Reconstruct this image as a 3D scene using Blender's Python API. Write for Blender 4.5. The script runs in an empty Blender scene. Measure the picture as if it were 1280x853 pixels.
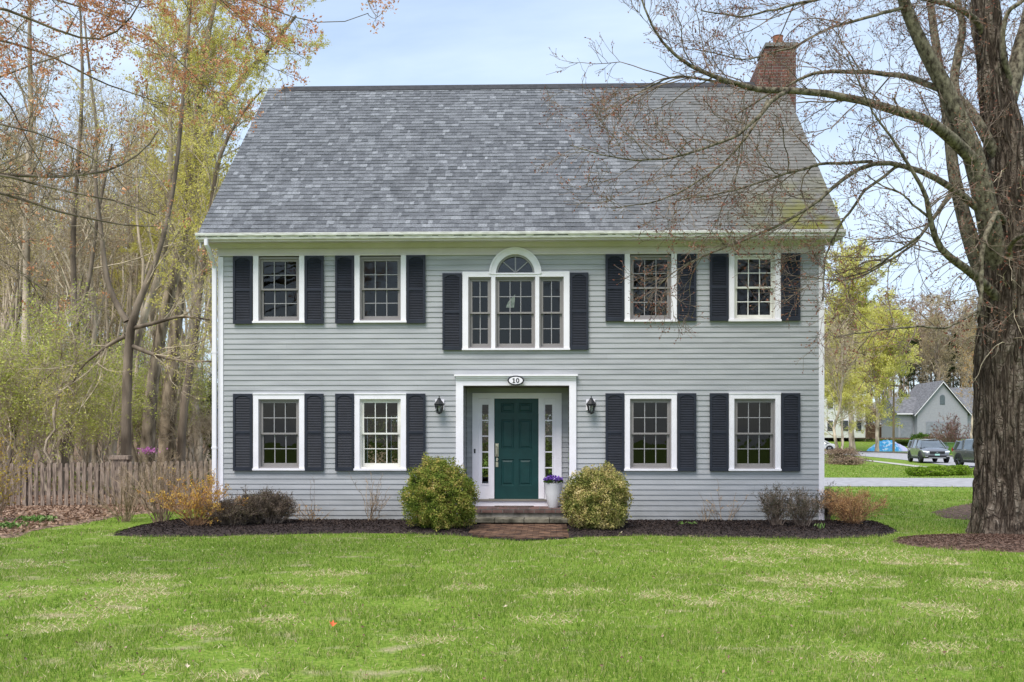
import bpy, bmesh, math
import numpy as np
from math import radians as R_, sin, cos, pi, sqrt

# ------------------------------------------------------------------ camera, world, sun, exposure
S = bpy.context.scene
COL = S.collection
FPX, CXP, HOR, YAW = 1169.0, 656.4, 548.0, math.radians(1.5)
CAM = np.array([0.62, -18.7, 1.71])
cd = bpy.data.cameras.new('camera'); cam = bpy.data.objects.new('camera', cd); COL.objects.link(cam)
cam.location = CAM; cam.rotation_euler = (pi/2, 0, YAW)
cd.sensor_fit = 'HORIZONTAL'; cd.sensor_width = 36; cd.lens = FPX/1280*36
cd.shift_x = -(CXP-640)/1280; cd.shift_y = (HOR-426.5)/1280
cd.clip_start = 0.1; cd.clip_end = 3000
S.camera = cam
S.view_settings.view_transform = 'Standard'; S.view_settings.look = 'None'
S.view_settings.gamma = 1; S.view_settings.use_curve_mapping = False
S.view_settings.exposure = 1.05
SUN_EL, SUN_AZ = 58, 205     # azimuth measured clockwise from +y (south-west, camera side, left)
W = bpy.data.worlds.new('World'); S.world = W; W.use_nodes = True
nt = W.node_tree; N = nt.nodes; Lk = nt.links; N.clear()
wo = N.new('ShaderNodeOutputWorld'); bg = N.new('ShaderNodeBackground'); bg.inputs[1].default_value = 0.115
sky = N.new('ShaderNodeTexSky'); sky.sky_type = 'NISHITA'; sky.sun_disc = False
sky.sun_elevation = R_(SUN_EL); sky.sun_rotation = R_(SUN_AZ); sky.air_density = 1.0; sky.dust_density = 1.5; sky.ozone_density = 2.0
tc = N.new('ShaderNodeTexCoord'); mp = N.new('ShaderNodeMapping'); mp.inputs['Scale'].default_value = (1.0, 1.0, 3.2)
nz = N.new('ShaderNodeTexNoise'); nz.inputs['Scale'].default_value = 1.6; nz.inputs['Detail'].default_value = 7; nz.inputs['Roughness'].default_value = 0.55
nz.inputs['Distortion'].default_value = 0.6
rp = N.new('ShaderNodeValToRGB'); rp.color_ramp.elements[0].position = 0.32; rp.color_ramp.elements[0].color = (0.36,0.36,0.36,1)
rp.color_ramp.elements[1].position = 0.70; rp.color_ramp.elements[1].color = (0.95,0.95,0.95,1)
mx = N.new('ShaderNodeMix'); mx.data_type = 'RGBA'; mx.inputs[7].default_value = (3.7, 4.4, 5.3, 1)
Lk.new(tc.outputs['Generated'], mp.inputs[0]); Lk.new(mp.outputs[0], nz.inputs[0]); Lk.new(nz.outputs[0], rp.inputs[0])
Lk.new(rp.outputs[0], mx.inputs[0]); Lk.new(sky.outputs[0], mx.inputs[6]); Lk.new(mx.outputs[2], bg.inputs[0]); Lk.new(bg.outputs[0], wo.inputs[0])
sl = bpy.data.lights.new('sun', 'SUN'); sl.energy = 1.9; sl.angle = R_(30); sl.color = (1.0, 0.95, 0.87)
so = bpy.data.objects.new('sun', sl); COL.objects.link(so)
so.rotation_euler = (R_(90-SUN_EL), 0, R_(180-SUN_AZ)) ; so.location = (0, 0, 40)
S.cycles.max_bounces = 6; S.cycles.transparent_max_bounces = 10

# ------------------------------------------------------------------ projection helpers (to read places off the photograph)
Fv = np.array([-sin(YAW), cos(YAW), 0]); Rv = np.array([cos(YAW), sin(YAW), 0]); Zv = np.array([0, 0, 1.0])
def ray(px, py): return Fv + Rv*((px-CXP)/FPX) + Zv*((HOR-py)/FPX)
def at(px, py, Y):
    d = ray(px, py); return CAM + d*((Y-CAM[1])/d[1])
def pd(px, py, D): return CAM + ray(px, py)*D
def gr(px, py, z=0.0):
    d = ray(px, py); return CAM + d*((z-CAM[2])/d[2])
def fx(px, Y=0.0): return at(px, HOR, Y)[0]
def sm(a, b, t):
    t = np.clip((t-a)/(b-a), 0, 1); return t*t*(3-2*t)
def th(x, y):
    return 1.8*sm(104, 138, y) + 5.0*sm(150, 330, y)

# ------------------------------------------------------------------ objects
def link(name, me, parent=None, kind=None, label=None, cat=None, group=None):
    o = bpy.data.objects.new(name, me); COL.objects.link(o)
    if parent is not None: o.parent = parent
    tag(o, label, cat, group, kind); return o
def tag(o, label=None, cat=None, group=None, kind=None):
    if label: o['label'] = label
    if cat: o['category'] = cat
    if group: o['group'] = group
    if kind: o['kind'] = kind
    return o
def thing(name, loc, label, cat, group=None, rz=0, scale=1):
    o = bpy.data.objects.new(name, None); COL.objects.link(o); o.empty_display_size = .2
    o.location = [float(c) for c in loc]; o.rotation_euler = (0, 0, rz); o.scale = (scale,)*3
    return tag(o, label, cat, group)
def copy_tree(o, parent=None, loc=None, rz=None, scale=None, label=None, group=None):
    c = o.copy(); COL.objects.link(c); c.parent = parent
    if loc is not None: c.location = [float(q) for q in loc]
    if rz is not None: c.rotation_euler = (0, 0, rz)
    if scale is not None: c.scale = (scale,)*3 if np.isscalar(scale) else scale
    if label: c['label'] = label
    if group: c['group'] = group
    for ch in list(KIDS.get(o.name, [])):
        copy_tree(ch, c)
    return c
KIDS = {}
def npmesh(name, V, faces, mat, smooth=False):
    me = bpy.data.meshes.new(name)
    V = np.asarray(V, dtype=np.float32); me.vertices.add(len(V)); me.vertices.foreach_set('co', V.ravel())
    faces = [np.asarray(f, dtype=np.int32) for f in faces if len(f)]
    idx = np.concatenate([f.ravel() for f in faces])
    tot = np.concatenate([np.full(len(f), f.shape[1], np.int32) for f in faces])
    st = np.concatenate([[0], np.cumsum(tot)[:-1]]).astype(np.int32)
    me.loops.add(len(idx)); me.loops.foreach_set('vertex_index', idx)
    me.polygons.add(len(tot)); me.polygons.foreach_set('loop_start', st)
    try: me.polygons.foreach_set('loop_total', tot)
    except Exception: pass
    me.polygons.foreach_set('use_smooth', np.full(len(tot), smooth))
    me.materials.append(mat); me.update(calc_edges=True); return me
class MB:
    def __init__(s): s.v = []; s.f = []
    def add(s, vs, fs):
        k = len(s.v); s.v += [tuple(float(c) for c in v) for v in vs]; s.f += [tuple(k+i for i in f) for f in fs]; return s
    def quad(s, a, b, c, d): return s.add([a, b, c, d], [(0, 1, 2, 3)])
    def box(s, x0, y0, z0, x1, y1, z1):
        return s.add([(x0,y0,z0),(x1,y0,z0),(x1,y1,z0),(x0,y1,z0),(x0,y0,z1),(x1,y0,z1),(x1,y1,z1),(x0,y1,z1)],
                     [(0,3,2,1),(4,5,6,7),(0,1,5,4),(1,2,6,5),(2,3,7,6),(3,0,4,7)])
    def prism(s, poly, f0, f1):      # poly of 2d points, f0/f1 map (u,v) -> 3d on both ends
        n = len(poly); a = [f0(*p) for p in poly]; b = [f1(*p) for p in poly]
        return s.add(a+b, [tuple(range(n))[::-1], tuple(range(n, 2*n))] + [(i, (i+1)%n, n+(i+1)%n, n+i) for i in range(n)])
    def lathe(s, prof, c=(0,0,0), n=24, sx=1, sy=1):
        k = len(s.v); m = len(prof)
        for r, z in prof:
            for i in range(n):
                a = 2*pi*i/n; s.v.append((c[0]+r*cos(a)*sx, c[1]+r*sin(a)*sy, c[2]+z))
        for j in range(m-1):
            for i in range(n): s.f.append((k+j*n+i, k+j*n+(i+1)%n, k+(j+1)*n+(i+1)%n, k+(j+1)*n+i))
        s.f.append(tuple(k+i for i in range(n))[::-1]); s.f.append(tuple(k+(m-1)*n+i for i in range(n))); return s
    def tube(s, pts, r, n=8):
        pts = np.asarray(pts, float); rr = np.full(len(pts), r) if np.isscalar(r) else np.asarray(r)
        V, Fq = tubes([(pts[None], rr[None], n)]); k = len(s.v)
        s.v += [tuple(map(float, v)) for v in V]; s.f += [tuple(int(k+i) for i in f) for f in Fq]
        m = len(pts); s.f.append(tuple(k+i for i in range(n))[::-1]); s.f.append(tuple(k+(m-1)*n+i for i in range(n))); return s
    def build(s, name, mat, parent=None, smooth=False, bevel=0, **kw):
        me = bpy.data.meshes.new(name); me.from_pydata(s.v, [], s.f); me.materials.append(mat)
        bm = bmesh.new(); bm.from_mesh(me); bmesh.ops.recalc_face_normals(bm, faces=bm.faces); bm.to_mesh(me); bm.free()
        if smooth: me.polygons.foreach_set('use_smooth', [True]*len(me.polygons))
        o = link(name, me, parent, **kw)
        if smooth:
            for p in me.polygons: p.use_smooth = True
            try: me.set_sharp_from_angle(angle=R_(40))
            except Exception: pass
        if bevel:
            b = o.modifiers.new('bevel', 'BEVEL'); b.width = bevel; b.segments = 2; b.limit_method = 'ANGLE'; b.harden_normals = False
        if parent is not None: KIDS.setdefault(parent.name, []).append(o)
        return o
def pobj(name, me, parent):
    o = link(name, me, parent); KIDS.setdefault(parent.name, []).append(o); return o

# ------------------------------------------------------------------ numpy plants
def tubes(groups):
    Vs, Fs, off = [], [], 0
    for P, Rr, n in groups:
        m, K, _ = P.shape
        if m == 0: continue
        T = np.gradient(P, axis=1); T /= np.linalg.norm(T, axis=2, keepdims=True)+1e-9
        e = np.abs(P[:, -1]-P[:, 0]); ref = np.zeros((m, 3)); ref[np.arange(m), np.argmin(e, axis=1)] = 1
        A = np.cross(T, ref[:, None, :]); A /= np.linalg.norm(A, axis=2, keepdims=True)+1e-9
        B = np.cross(T, A); an = np.arange(n)*2*pi/n
        ring = P[:, :, None, :] + Rr[:, :, None, None]*(A[:, :, None, :]*np.cos(an)[None, None, :, None]+B[:, :, None, :]*np.sin(an)[None, None, :, None])
        Vs.append(ring.reshape(-1, 3))
        base = off + (np.arange(m)*K*n)[:, None, None] + (np.arange(K-1)*n)[None, :, None] + np.arange(n)[None, None, :]
        nxt = off + (np.arange(m)*K*n)[:, None, None] + (np.arange(K-1)*n)[None, :, None] + ((np.arange(n)+1) % n)[None, None, :]
        Fs.append(np.stack([base, nxt, nxt+n, base+n], -1).reshape(-1, 4)); off += m*K*n
    return np.concatenate(Vs), np.concatenate(Fs)
def resample(pts, K):
    pts = np.asarray(pts, float); d = np.r_[0, np.cumsum(np.linalg.norm(np.diff(pts[:, :3], axis=0), axis=1))]
    t = np.linspace(0, d[-1], K); out = np.stack([np.interp(t, d, pts[:, i]) for i in range(pts.shape[1])], 1)
    for _ in range(2):
        o2 = out.copy(); o2[1:-1] = .25*out[:-2]+.5*out[1:-1]+.25*out[2:]; out = o2
    return out
def spawn(rng, P, Rr, m, ang, L, rr, K=6, wander=.25, up=0., tmin=.15, tmax=1., tip=.35, rmin=.002, lpar=.5, grav=0., flat=0., rcap=.0115):
    n, Kp, _ = P.shape
    if np.isscalar(m): cnt = np.full(n, m)
    else: cnt = np.asarray(m)
    src = np.repeat(np.arange(n), cnt); q = len(src)
    t = tmin+(tmax-tmin)*rng.random(q); ft = t*(Kp-1); i0 = np.minimum(ft.astype(int), Kp-2); fr = (ft-i0)[:, None]
    p = P[src, i0]*(1-fr)+P[src, i0+1]*fr; T = P[src, i0+1]-P[src, i0]; T /= np.linalg.norm(T, axis=1, keepdims=True)+1e-9
    r = (Rr[src, i0]*(1-fr[:, 0])+Rr[src, i0+1]*fr[:, 0])*rr
    v = rng.normal(size=(q, 3)); v[:, 2] *= (1-flat); v -= T*(v*T).sum(1, keepdims=True); v /= np.linalg.norm(v, axis=1, keepdims=True)+1e-9
    a = np.radians(ang[0]+(ang[1]-ang[0])*rng.random(q))[:, None]
    d = T*np.cos(a)+v*np.sin(a); d[:, 2] += up; d /= np.linalg.norm(d, axis=1, keepdims=True)
    ln = (L[0]+(L[1]-L[0])*rng.random(q))*(1-lpar*t); st = ln/(K-1)
    out = np.zeros((q, K, 3)); out[:, 0] = p
    for k in range(1, K):
        d = d+rng.normal(size=(q, 3))*wander+np.array([0, 0, up*.35-grav*k/K]); d /= np.linalg.norm(d, axis=1, keepdims=True)
        out[:, k] = out[:, k-1]+d*st[:, None]
    r = np.minimum(r, ln*rcap); r = np.maximum(r, rmin); rad = r[:, None]*np.linspace(1, tip, K)[None]
    return out, np.maximum(rad, rmin*.6)
def along(rng, P, cnt, tmin=.2, jit=.02):
    n, K, _ = P.shape; src = rng.integers(0, n, cnt); ft = (tmin+(1-tmin)*rng.random(cnt))*(K-1); i0 = np.minimum(ft.astype(int), K-2); fr = (ft-i0)[:, None]
    return P[src, i0]*(1-fr)+P[src, i0+1]*fr+rng.normal(size=(cnt, 3))*jit
def leafmesh(name, rng, P, size, mat, asp=.6, droop=0, flat=None):
    n = len(P); a = rng.normal(size=(n, 3)); 
    if flat is not None: a[:, 2] *= flat
    a /= np.linalg.norm(a, axis=1, keepdims=True); b = rng.normal(size=(n, 3))
    if flat is not None: b[:, 2] *= flat
    b -= a*(a*b).sum(1, keepdims=True); b /= np.linalg.norm(b, axis=1, keepdims=True)
    s = (size[0]+(size[1]-size[0])*rng.random(n))[:, None]; nrm = np.cross(a, b)
    V = np.stack([P-a*s*.5, P+b*s*.5*asp+nrm*s*.12, P+a*s*.5, P-b*s*.5*asp+nrm*s*.12], 1).reshape(-1, 3)
    F = np.arange(4*n).reshape(n, 4); return npmesh(name, V, [F], mat)
def vnoise(x, y, seed=0, px=0):
    xi = np.floor(x).astype(np.int64); yi = np.floor(y).astype(np.int64); xf = x-xi; yf = y-yi
    def h(a, b):
        if px: a = a % px
        q = (a*374761393+b*668265263+seed*982451653) & 0x7fffffff; q = (q ^ (q >> 13))*1274126177 & 0x7fffffff; return ((q ^ (q >> 16)) & 0xffff)/65535.
    u = xf*xf*(3-2*xf); v = yf*yf*(3-2*yf)
    return (h(xi, yi)*(1-u)+h(xi+1, yi)*u)*(1-v)+(h(xi, yi+1)*(1-u)+h(xi+1, yi+1)*u)*v
def fbm(x, y, seed=0, o=4):
    s = 0; a = .5
    for k in range(o): s = s+a*vnoise(x*2**k, y*2**k, seed+k); a *= .5
    return s
def sdf(poly, X, Y):       # signed distance, positive inside
    poly = np.asarray(poly, float)[:, :2]; d = np.full(X.shape, 1e9); ins = np.zeros(X.shape, bool)
    for i in range(len(poly)):
        a = poly[i]; b = poly[(i+1) % len(poly)]; e = b-a
        t = np.clip(((X-a[0])*e[0]+(Y-a[1])*e[1])/(e@e), 0, 1); d = np.minimum(d, np.hypot(X-a[0]-t*e[0], Y-a[1]-t*e[1]))
        c = ((a[1] > Y) != (b[1] > Y)); 
        with np.errstate(divide='ignore', invalid='ignore'):
            xx = (b[0]-a[0])*(Y-a[1])/(b[1]-a[1]+1e-12)+a[0]
        ins ^= c & (X < xx)
    return np.where(ins, d, -d)

# ------------------------------------------------------------------ materials
def newmat(name):
    m = bpy.data.materials.new(name); m.use_nodes = True; nt = m.node_tree
    return m, nt, nt.nodes, nt.links, nt.nodes['Principled BSDF']
def c4(c): return (c[0], c[1], c[2], 1)
def mat(name, col, rough=.7, var=.12, scale=3., stretch=(1,1,1), bump=0., bscale=40., spec=.3, metal=0., island=0., col2=None, cfac=(.35,.65), coat=0., trans=0., detail=5):
    m, nt, N, L, P = newmat(name)
    P.inputs['Roughness'].default_value = rough; P.inputs['Specular IOR Level'].default_value = spec; P.inputs['Metallic'].default_value = metal
    P.inputs['Coat Weight'].default_value = coat; P.inputs['Transmission Weight'].default_value = trans
    tc = N.new('ShaderNodeTexCoord'); mp = N.new('ShaderNodeMapping'); mp.inputs['Scale'].default_value = stretch; L.new(tc.outputs['Object'], mp.inputs[0])
    nz = N.new('ShaderNodeTexNoise'); nz.inputs['Scale'].default_value = scale; nz.inputs['Detail'].default_value = detail; L.new(mp.outputs[0], nz.inputs[0])
    rp = N.new('ShaderNodeValToRGB'); cr = rp.color_ramp; L.new(nz.outputs[0], rp.inputs[0])
    a = col; b = col2 or col
    cr.elements[0].position = cfac[0]; cr.elements[1].position = cfac[1]
    cr.elements[0].color = c4([v*(1-var) for v in a]); cr.elements[1].color = c4([v*(1+var) for v in b])
    out = rp.outputs[0]
    if island:
        g = N.new('ShaderNodeNewGeometry'); mr = N.new('ShaderNodeMapRange'); mr.inputs[3].default_value = 1-island; mr.inputs[4].default_value = 1+island
        L.new(g.outputs['Random Per Island'], mr.inputs[0]); mm = N.new('ShaderNodeMix'); mm.data_type = 'RGBA'; mm.blend_type = 'MULTIPLY'; mm.inputs[0].default_value = 1
        L.new(out, mm.inputs[6]); L.new(mr.outputs[0], mm.inputs[7]); out = mm.outputs[2]
    L.new(out, P.inputs['Base Color'])
    if bump:
        n2 = N.new('ShaderNodeTexNoise'); n2.inputs['Scale'].default_value = bscale; n2.inputs['Detail'].default_value = 6; L.new(mp.outputs[0], n2.inputs[0])
        bp = N.new('ShaderNodeBump'); bp.inputs['Strength'].default_value = bump; bp.inputs['Distance'].default_value = .02
        L.new(n2.outputs[0], bp.inputs['Height']); L.new(bp.outputs[0], P.inputs['Normal'])
    return m
def leafmat(name, cols, nscale=1.5, wisl=.55, transl=.4, rough=.6, space='Object'):
    m, nt, N, L, P = newmat(name); N.remove(P); out = N['Material Output']
    tc = N.new('ShaderNodeTexCoord'); nz = N.new('ShaderNodeTexNoise'); nz.inputs['Scale'].default_value = nscale; nz.inputs['Detail'].default_value = 3
    g = N.new('ShaderNodeNewGeometry')
    L.new(g.outputs['Position'] if space == 'World' else tc.outputs['Object'], nz.inputs[0])
    mr = N.new('ShaderNodeMapRange'); mr.inputs[1].default_value = .3; mr.inputs[2].default_value = .7; L.new(nz.outputs[0], mr.inputs[0])
    mm = N.new('ShaderNodeMix'); mm.data_type = 'FLOAT'; mm.inputs[0].default_value = wisl
    L.new(mr.outputs[0], mm.inputs[2]); L.new(g.outputs['Random Per Island'], mm.inputs[3])
    rp = N.new('ShaderNodeValToRGB'); cr = rp.color_ramp; L.new(mm.outputs[0], rp.inputs[0])
    while len(cr.elements) < len(cols): cr.elements.new(.5)
    for e, (p, c) in zip(cr.elements, cols): e.position = p; e.color = c4(c)
    df = N.new('ShaderNodeBsdfDiffuse'); tr = N.new('ShaderNodeBsdfTranslucent'); mxs = N.new('ShaderNodeMixShader'); mxs.inputs[0].default_value = transl
    L.new(rp.outputs[0], df.inputs[0]); L.new(rp.outputs[0], tr.inputs[0]); L.new(df.outputs[0], mxs.inputs[1]); L.new(tr.outputs[0], mxs.inputs[2]); L.new(mxs.outputs[0], out.inputs[0])
    return m
def glassmat(name, tint=(.9,.92,.9), ior=1.5, rough=.0, refl=1.0):
    m, nt, N, L, P = newmat(name); N.remove(P); out = N['Material Output']
    tr = N.new('ShaderNodeBsdfTransparent'); tr.inputs[0].default_value = c4(tint); gl = N.new('ShaderNodeBsdfGlossy'); gl.inputs['Roughness'].default_value = rough
    gl.inputs[0].default_value = (refl, refl, refl, 1)
    gt = N.new('ShaderNodeTexCoord'); gn = N.new('ShaderNodeTexNoise'); gn.inputs['Scale'].default_value = 2.2; L.new(gt.outputs['Object'], gn.inputs[0]); gb = N.new('ShaderNodeBump'); gb.inputs['Strength'].default_value = .07; gb.inputs['Distance'].default_value = .03; L.new(gn.outputs[0], gb.inputs['Height']); L.new(gb.outputs[0], gl.inputs['Normal'])
    fr = N.new('ShaderNodeFresnel'); fr.inputs[0].default_value = ior; ms = N.new('ShaderNodeMixShader')
    L.new(fr.outputs[0], ms.inputs[0]); L.new(tr.outputs[0], ms.inputs[1]); L.new(gl.outputs[0], ms.inputs[2]); L.new(ms.outputs[0], out.inputs[0]); return m
MT = {}
MT['siding'] = mat('siding_paint', (.342,.348,.370), .55, .06, 1.1, (1,1,9), bump=.06, bscale=60, col2=(.372,.376,.396), island=.035)
MT['white'] = mat('white_paint', (.80,.77,.83), .45, .03, 4, bump=.03, bscale=30)
MT['cream'] = mat('cream_paint', (.62,.57,.57), .5, .04, 3)
MT['gutter'] = mat('gutter_paint', (.70,.67,.67), .4, .12, 6, (1,1,6), col2=(.80,.77,.78))
MT['sash'] = mat('sash_paint', (.25,.23,.23), .5, .04, 4)
MT['muntin'] = mat('muntin_paint', (.32,.31,.325), .5, .03, 4)
MT['shutter'] = mat('shutter_paint', (.019,.022,.035), .5, .12, 5, island=.0)
MT['door'] = mat('door_paint', (.008,.046,.046), .42, .10, 5, bump=.03, bscale=80)
MT['black'] = mat('black_metal', (.02,.02,.023), .4, .1, 8)
MT['nickel'] = mat('brushed_nickel', (.55,.50,.40), .35, .1, 20, metal=.9)
MT['glass'] = glassmat('window_glass', (.72,.74,.74), 1.45)
MT['lglass'] = glassmat('lantern_glass', (.85,.88,.88), 1.45)
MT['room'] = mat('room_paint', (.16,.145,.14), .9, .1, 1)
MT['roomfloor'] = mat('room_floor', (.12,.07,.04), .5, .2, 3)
MT['conc'] = mat('foundation_concrete', (.20,.19,.18), .9, .2, 6, bump=.3)
def barkmat():
    m, nt, N, L, P = newmat('furrowed_bark'); P.inputs['Roughness'].default_value = .95; P.inputs['Specular IOR Level'].default_value = .08
    tc = N.new('ShaderNodeTexCoord')
    def noise(sc, det, st, dist=0.):
        mp = N.new('ShaderNodeMapping'); mp.inputs['Scale'].default_value = st; n = N.new('ShaderNodeTexNoise'); n.inputs['Scale'].default_value = sc; n.inputs['Detail'].default_value = det; n.inputs['Distortion'].default_value = dist
        L.new(tc.outputs['Object'], mp.inputs[0]); L.new(mp.outputs[0], n.inputs[0]); return n.outputs[0]
    def mth(op, a, b):
        q = N.new('ShaderNodeMath'); q.operation = op
        for i, v in enumerate((a, b)):
            if np.isscalar(v): q.inputs[i].default_value = v
            else: L.new(v, q.inputs[i])
        return q.outputs[0]
    rid = mth('MULTIPLY', mth('ABSOLUTE', mth('SUBTRACT', noise(9, 3, (1,1,.13), .5), .5), 0), 6.)
    brk = mth('MULTIPLY', mth('ABSOLUTE', mth('SUBTRACT', noise(7, 3, (1,1,1.3), .3), .5), 0), 9.)
    h = mth('MINIMUM', mth('MINIMUM', rid, mth('ADD', brk, .35)), 1.)
    h2 = mth('ADD', h, mth('MULTIPLY', noise(45, 6, (1,1,.4)), .55))
    rp = N.new('ShaderNodeValToRGB'); cr = rp.color_ramp
    for _ in range(2): cr.elements.new(.5)
    for e, (p, c) in zip(cr.elements, [(.25,(.042,.031,.024)),(.55,(.125,.097,.076)),(.92,(.215,.175,.14)),(1.0,(.30,.255,.215))]): e.position = p; e.color = c4(c)
    L.new(mth('MULTIPLY', h2, .72), rp.inputs[0]); L.new(rp.outputs[0], P.inputs['Base Color'])
    bp = N.new('ShaderNodeBump'); bp.inputs['Distance'].default_value = .05; bp.inputs['Strength'].default_value = 1.; L.new(h2, bp.inputs['Height']); L.new(bp.outputs[0], P.inputs['Normal']); return m
MT['bark'] = barkmat()
_unused = mat('bark', (.060,.043,.033), .95, .25, 14, (1,1,.35), bump=1.0, bscale=30, col2=(.15,.117,.09), spec=.1, cfac=(.3,.72), detail=10)
MT['barkmoss'] = mat('limb_bark', (.075,.060,.046), .95, .3, 16, (1,1,.6), bump=1.0, bscale=45, col2=(.20,.175,.125), detail=10, spec=.1)
MT['twig'] = mat('twig_bark', (.15,.11,.09), .95, .3, 6, col2=(.24,.185,.15), spec=.05)
MT['greybark'] = mat('grey_bark', (.29,.23,.17), .95, .3, 3, (1,1,.3), bump=.4, bscale=12, col2=(.52,.43,.335), spec=.1)
MT['brownbark'] = mat('brown_bark', (.13,.10,.07), .95, .35, 5, (1,1,.3), bump=.8, bscale=20, col2=(.34,.27,.195), spec=.1)
MT['darkbark'] = mat('dark_bark', (.11,.085,.065), .95, .3, 3, (1,1,.3), bump=.4, bscale=12, col2=(.22,.175,.135), spec=.1)
MT['paletwig'] = mat('pale_twig', (.33,.265,.19), .95, .3, 6, col2=(.48,.40,.29), spec=.05)

# splash dirt along the bottom courses and faint streaks: a stain with its own shape
_m = MT['siding']; _n = _m.node_tree.nodes; _l = _m.node_tree.links; _P = _n['Principled BSDF']; _src = _P.inputs['Base Color'].links[0].from_socket
_g = _n.new('ShaderNodeNewGeometry'); _s = _n.new('ShaderNodeSeparateXYZ'); _l.new(_g.outputs['Position'], _s.inputs[0]); _z = _n.new('ShaderNodeTexNoise'); _z.name = 'siding_dirt'; _z.inputs['Scale'].default_value = 3.5; _z.inputs['Detail'].default_value = 9; _l.new(_g.outputs['Position'], _z.inputs[0])
_a = _n.new('ShaderNodeMapRange'); _a.inputs[1].default_value = .75; _a.inputs[2].default_value = .05; _l.new(_s.outputs[2], _a.inputs[0]); _b = _n.new('ShaderNodeMath'); _b.operation = 'MULTIPLY'; _l.new(_a.outputs[0], _b.inputs[0]); _l.new(_z.outputs[0], _b.inputs[1])
_x = _n.new('ShaderNodeMix'); _x.data_type = 'RGBA'; _l.new(_b.outputs[0], _x.inputs[0]); _l.new(_src, _x.inputs[6]); _x.inputs[7].default_value = (.21,.21,.19,1); _l.new(_x.outputs[2], _P.inputs['Base Color'])
# ------------------------------------------------------------------ ground, paving, road
rng = np.random.default_rng(7)
BED = [gr(*p) for p in [(138,669),(165,661),(205,654),(262,648)]] + [np.array([-6.6,.2,0]), np.array([6.9,.3,0])] + \
      [gr(*p) for p in [(1062,650),(1100,655),(1122,664),(1098,670),(1020,673),(900,671),(800,669),(706,672),(590,670),(500,666),(380,667),(260,670),(180,671)]]
BED = [(p[0], p[1]) for p in BED]
RINGC = gr(1262, 683)
ang = np.linspace(0, 2*pi, 22, endpoint=False)
RING = [(1.72*cos(a)*(1+.07*sin(3*a))+RINGC[0]+.15, 1.15*sin(a)*(1+.08*cos(2*a+1))+RINGC[1]+.35) for a in ang]
PATCH = [gr(*p)[:2] for p in [(1165,640),(1190,633),(1225,628),(1265,630),(1270,646),(1215,650),(1180,647)]]
LITTER = [gr(*p)[:2] for p in [(-260,668),(-120,676),(20,672),(42,664),(70,658),(110,653),(150,645),(200,640),(262,632)]] + [(-6.3,6),(-10,9),(-24,9),(-24,0)]
DRIVE = [(6.9,15.0),(13,14.7),(20,14.3),(27.5,13.6),(35,12.0),(35,18.5),(27,21.0),(20,21.6),(13,21.9),(6.9,22.0),(-2,22),(-2,15.2)]
WALK = [gr(590,671)[:2], gr(587,662)[:2], (-.78,-.3), (.92,-.3), gr(706,662)[:2], gr(709,673)[:2], gr(650,676)[:2]]
def lawn_mask(X, Y):
    m = np.minimum.reduce([-sdf(BED, X, Y), -sdf(RING, X, Y), -sdf(LITTER, X, Y), -sdf(DRIVE, X, Y), -sdf(WALK, X, Y)])
    return np.where((np.abs(X) < 6.15) & (Y > -.3) & (Y < 8.7), -1, m)
xs = np.r_[np.linspace(-900, -130, 12), np.arange(-120, 120.1, 3), np.linspace(130, 900, 12)]
ys = np.r_[np.linspace(-300, -50, 6), np.arange(-45, 340, 3), np.linspace(350, 1400, 12)]
X, Y = np.meshgrid(xs, ys); V = np.stack([X, Y, th(X, Y)-.012], -1).reshape(-1, 3)
nx = len(xs); I = (np.arange(len(ys)-1)[:, None]*nx+np.arange(nx-1)[None]).ravel()
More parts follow.
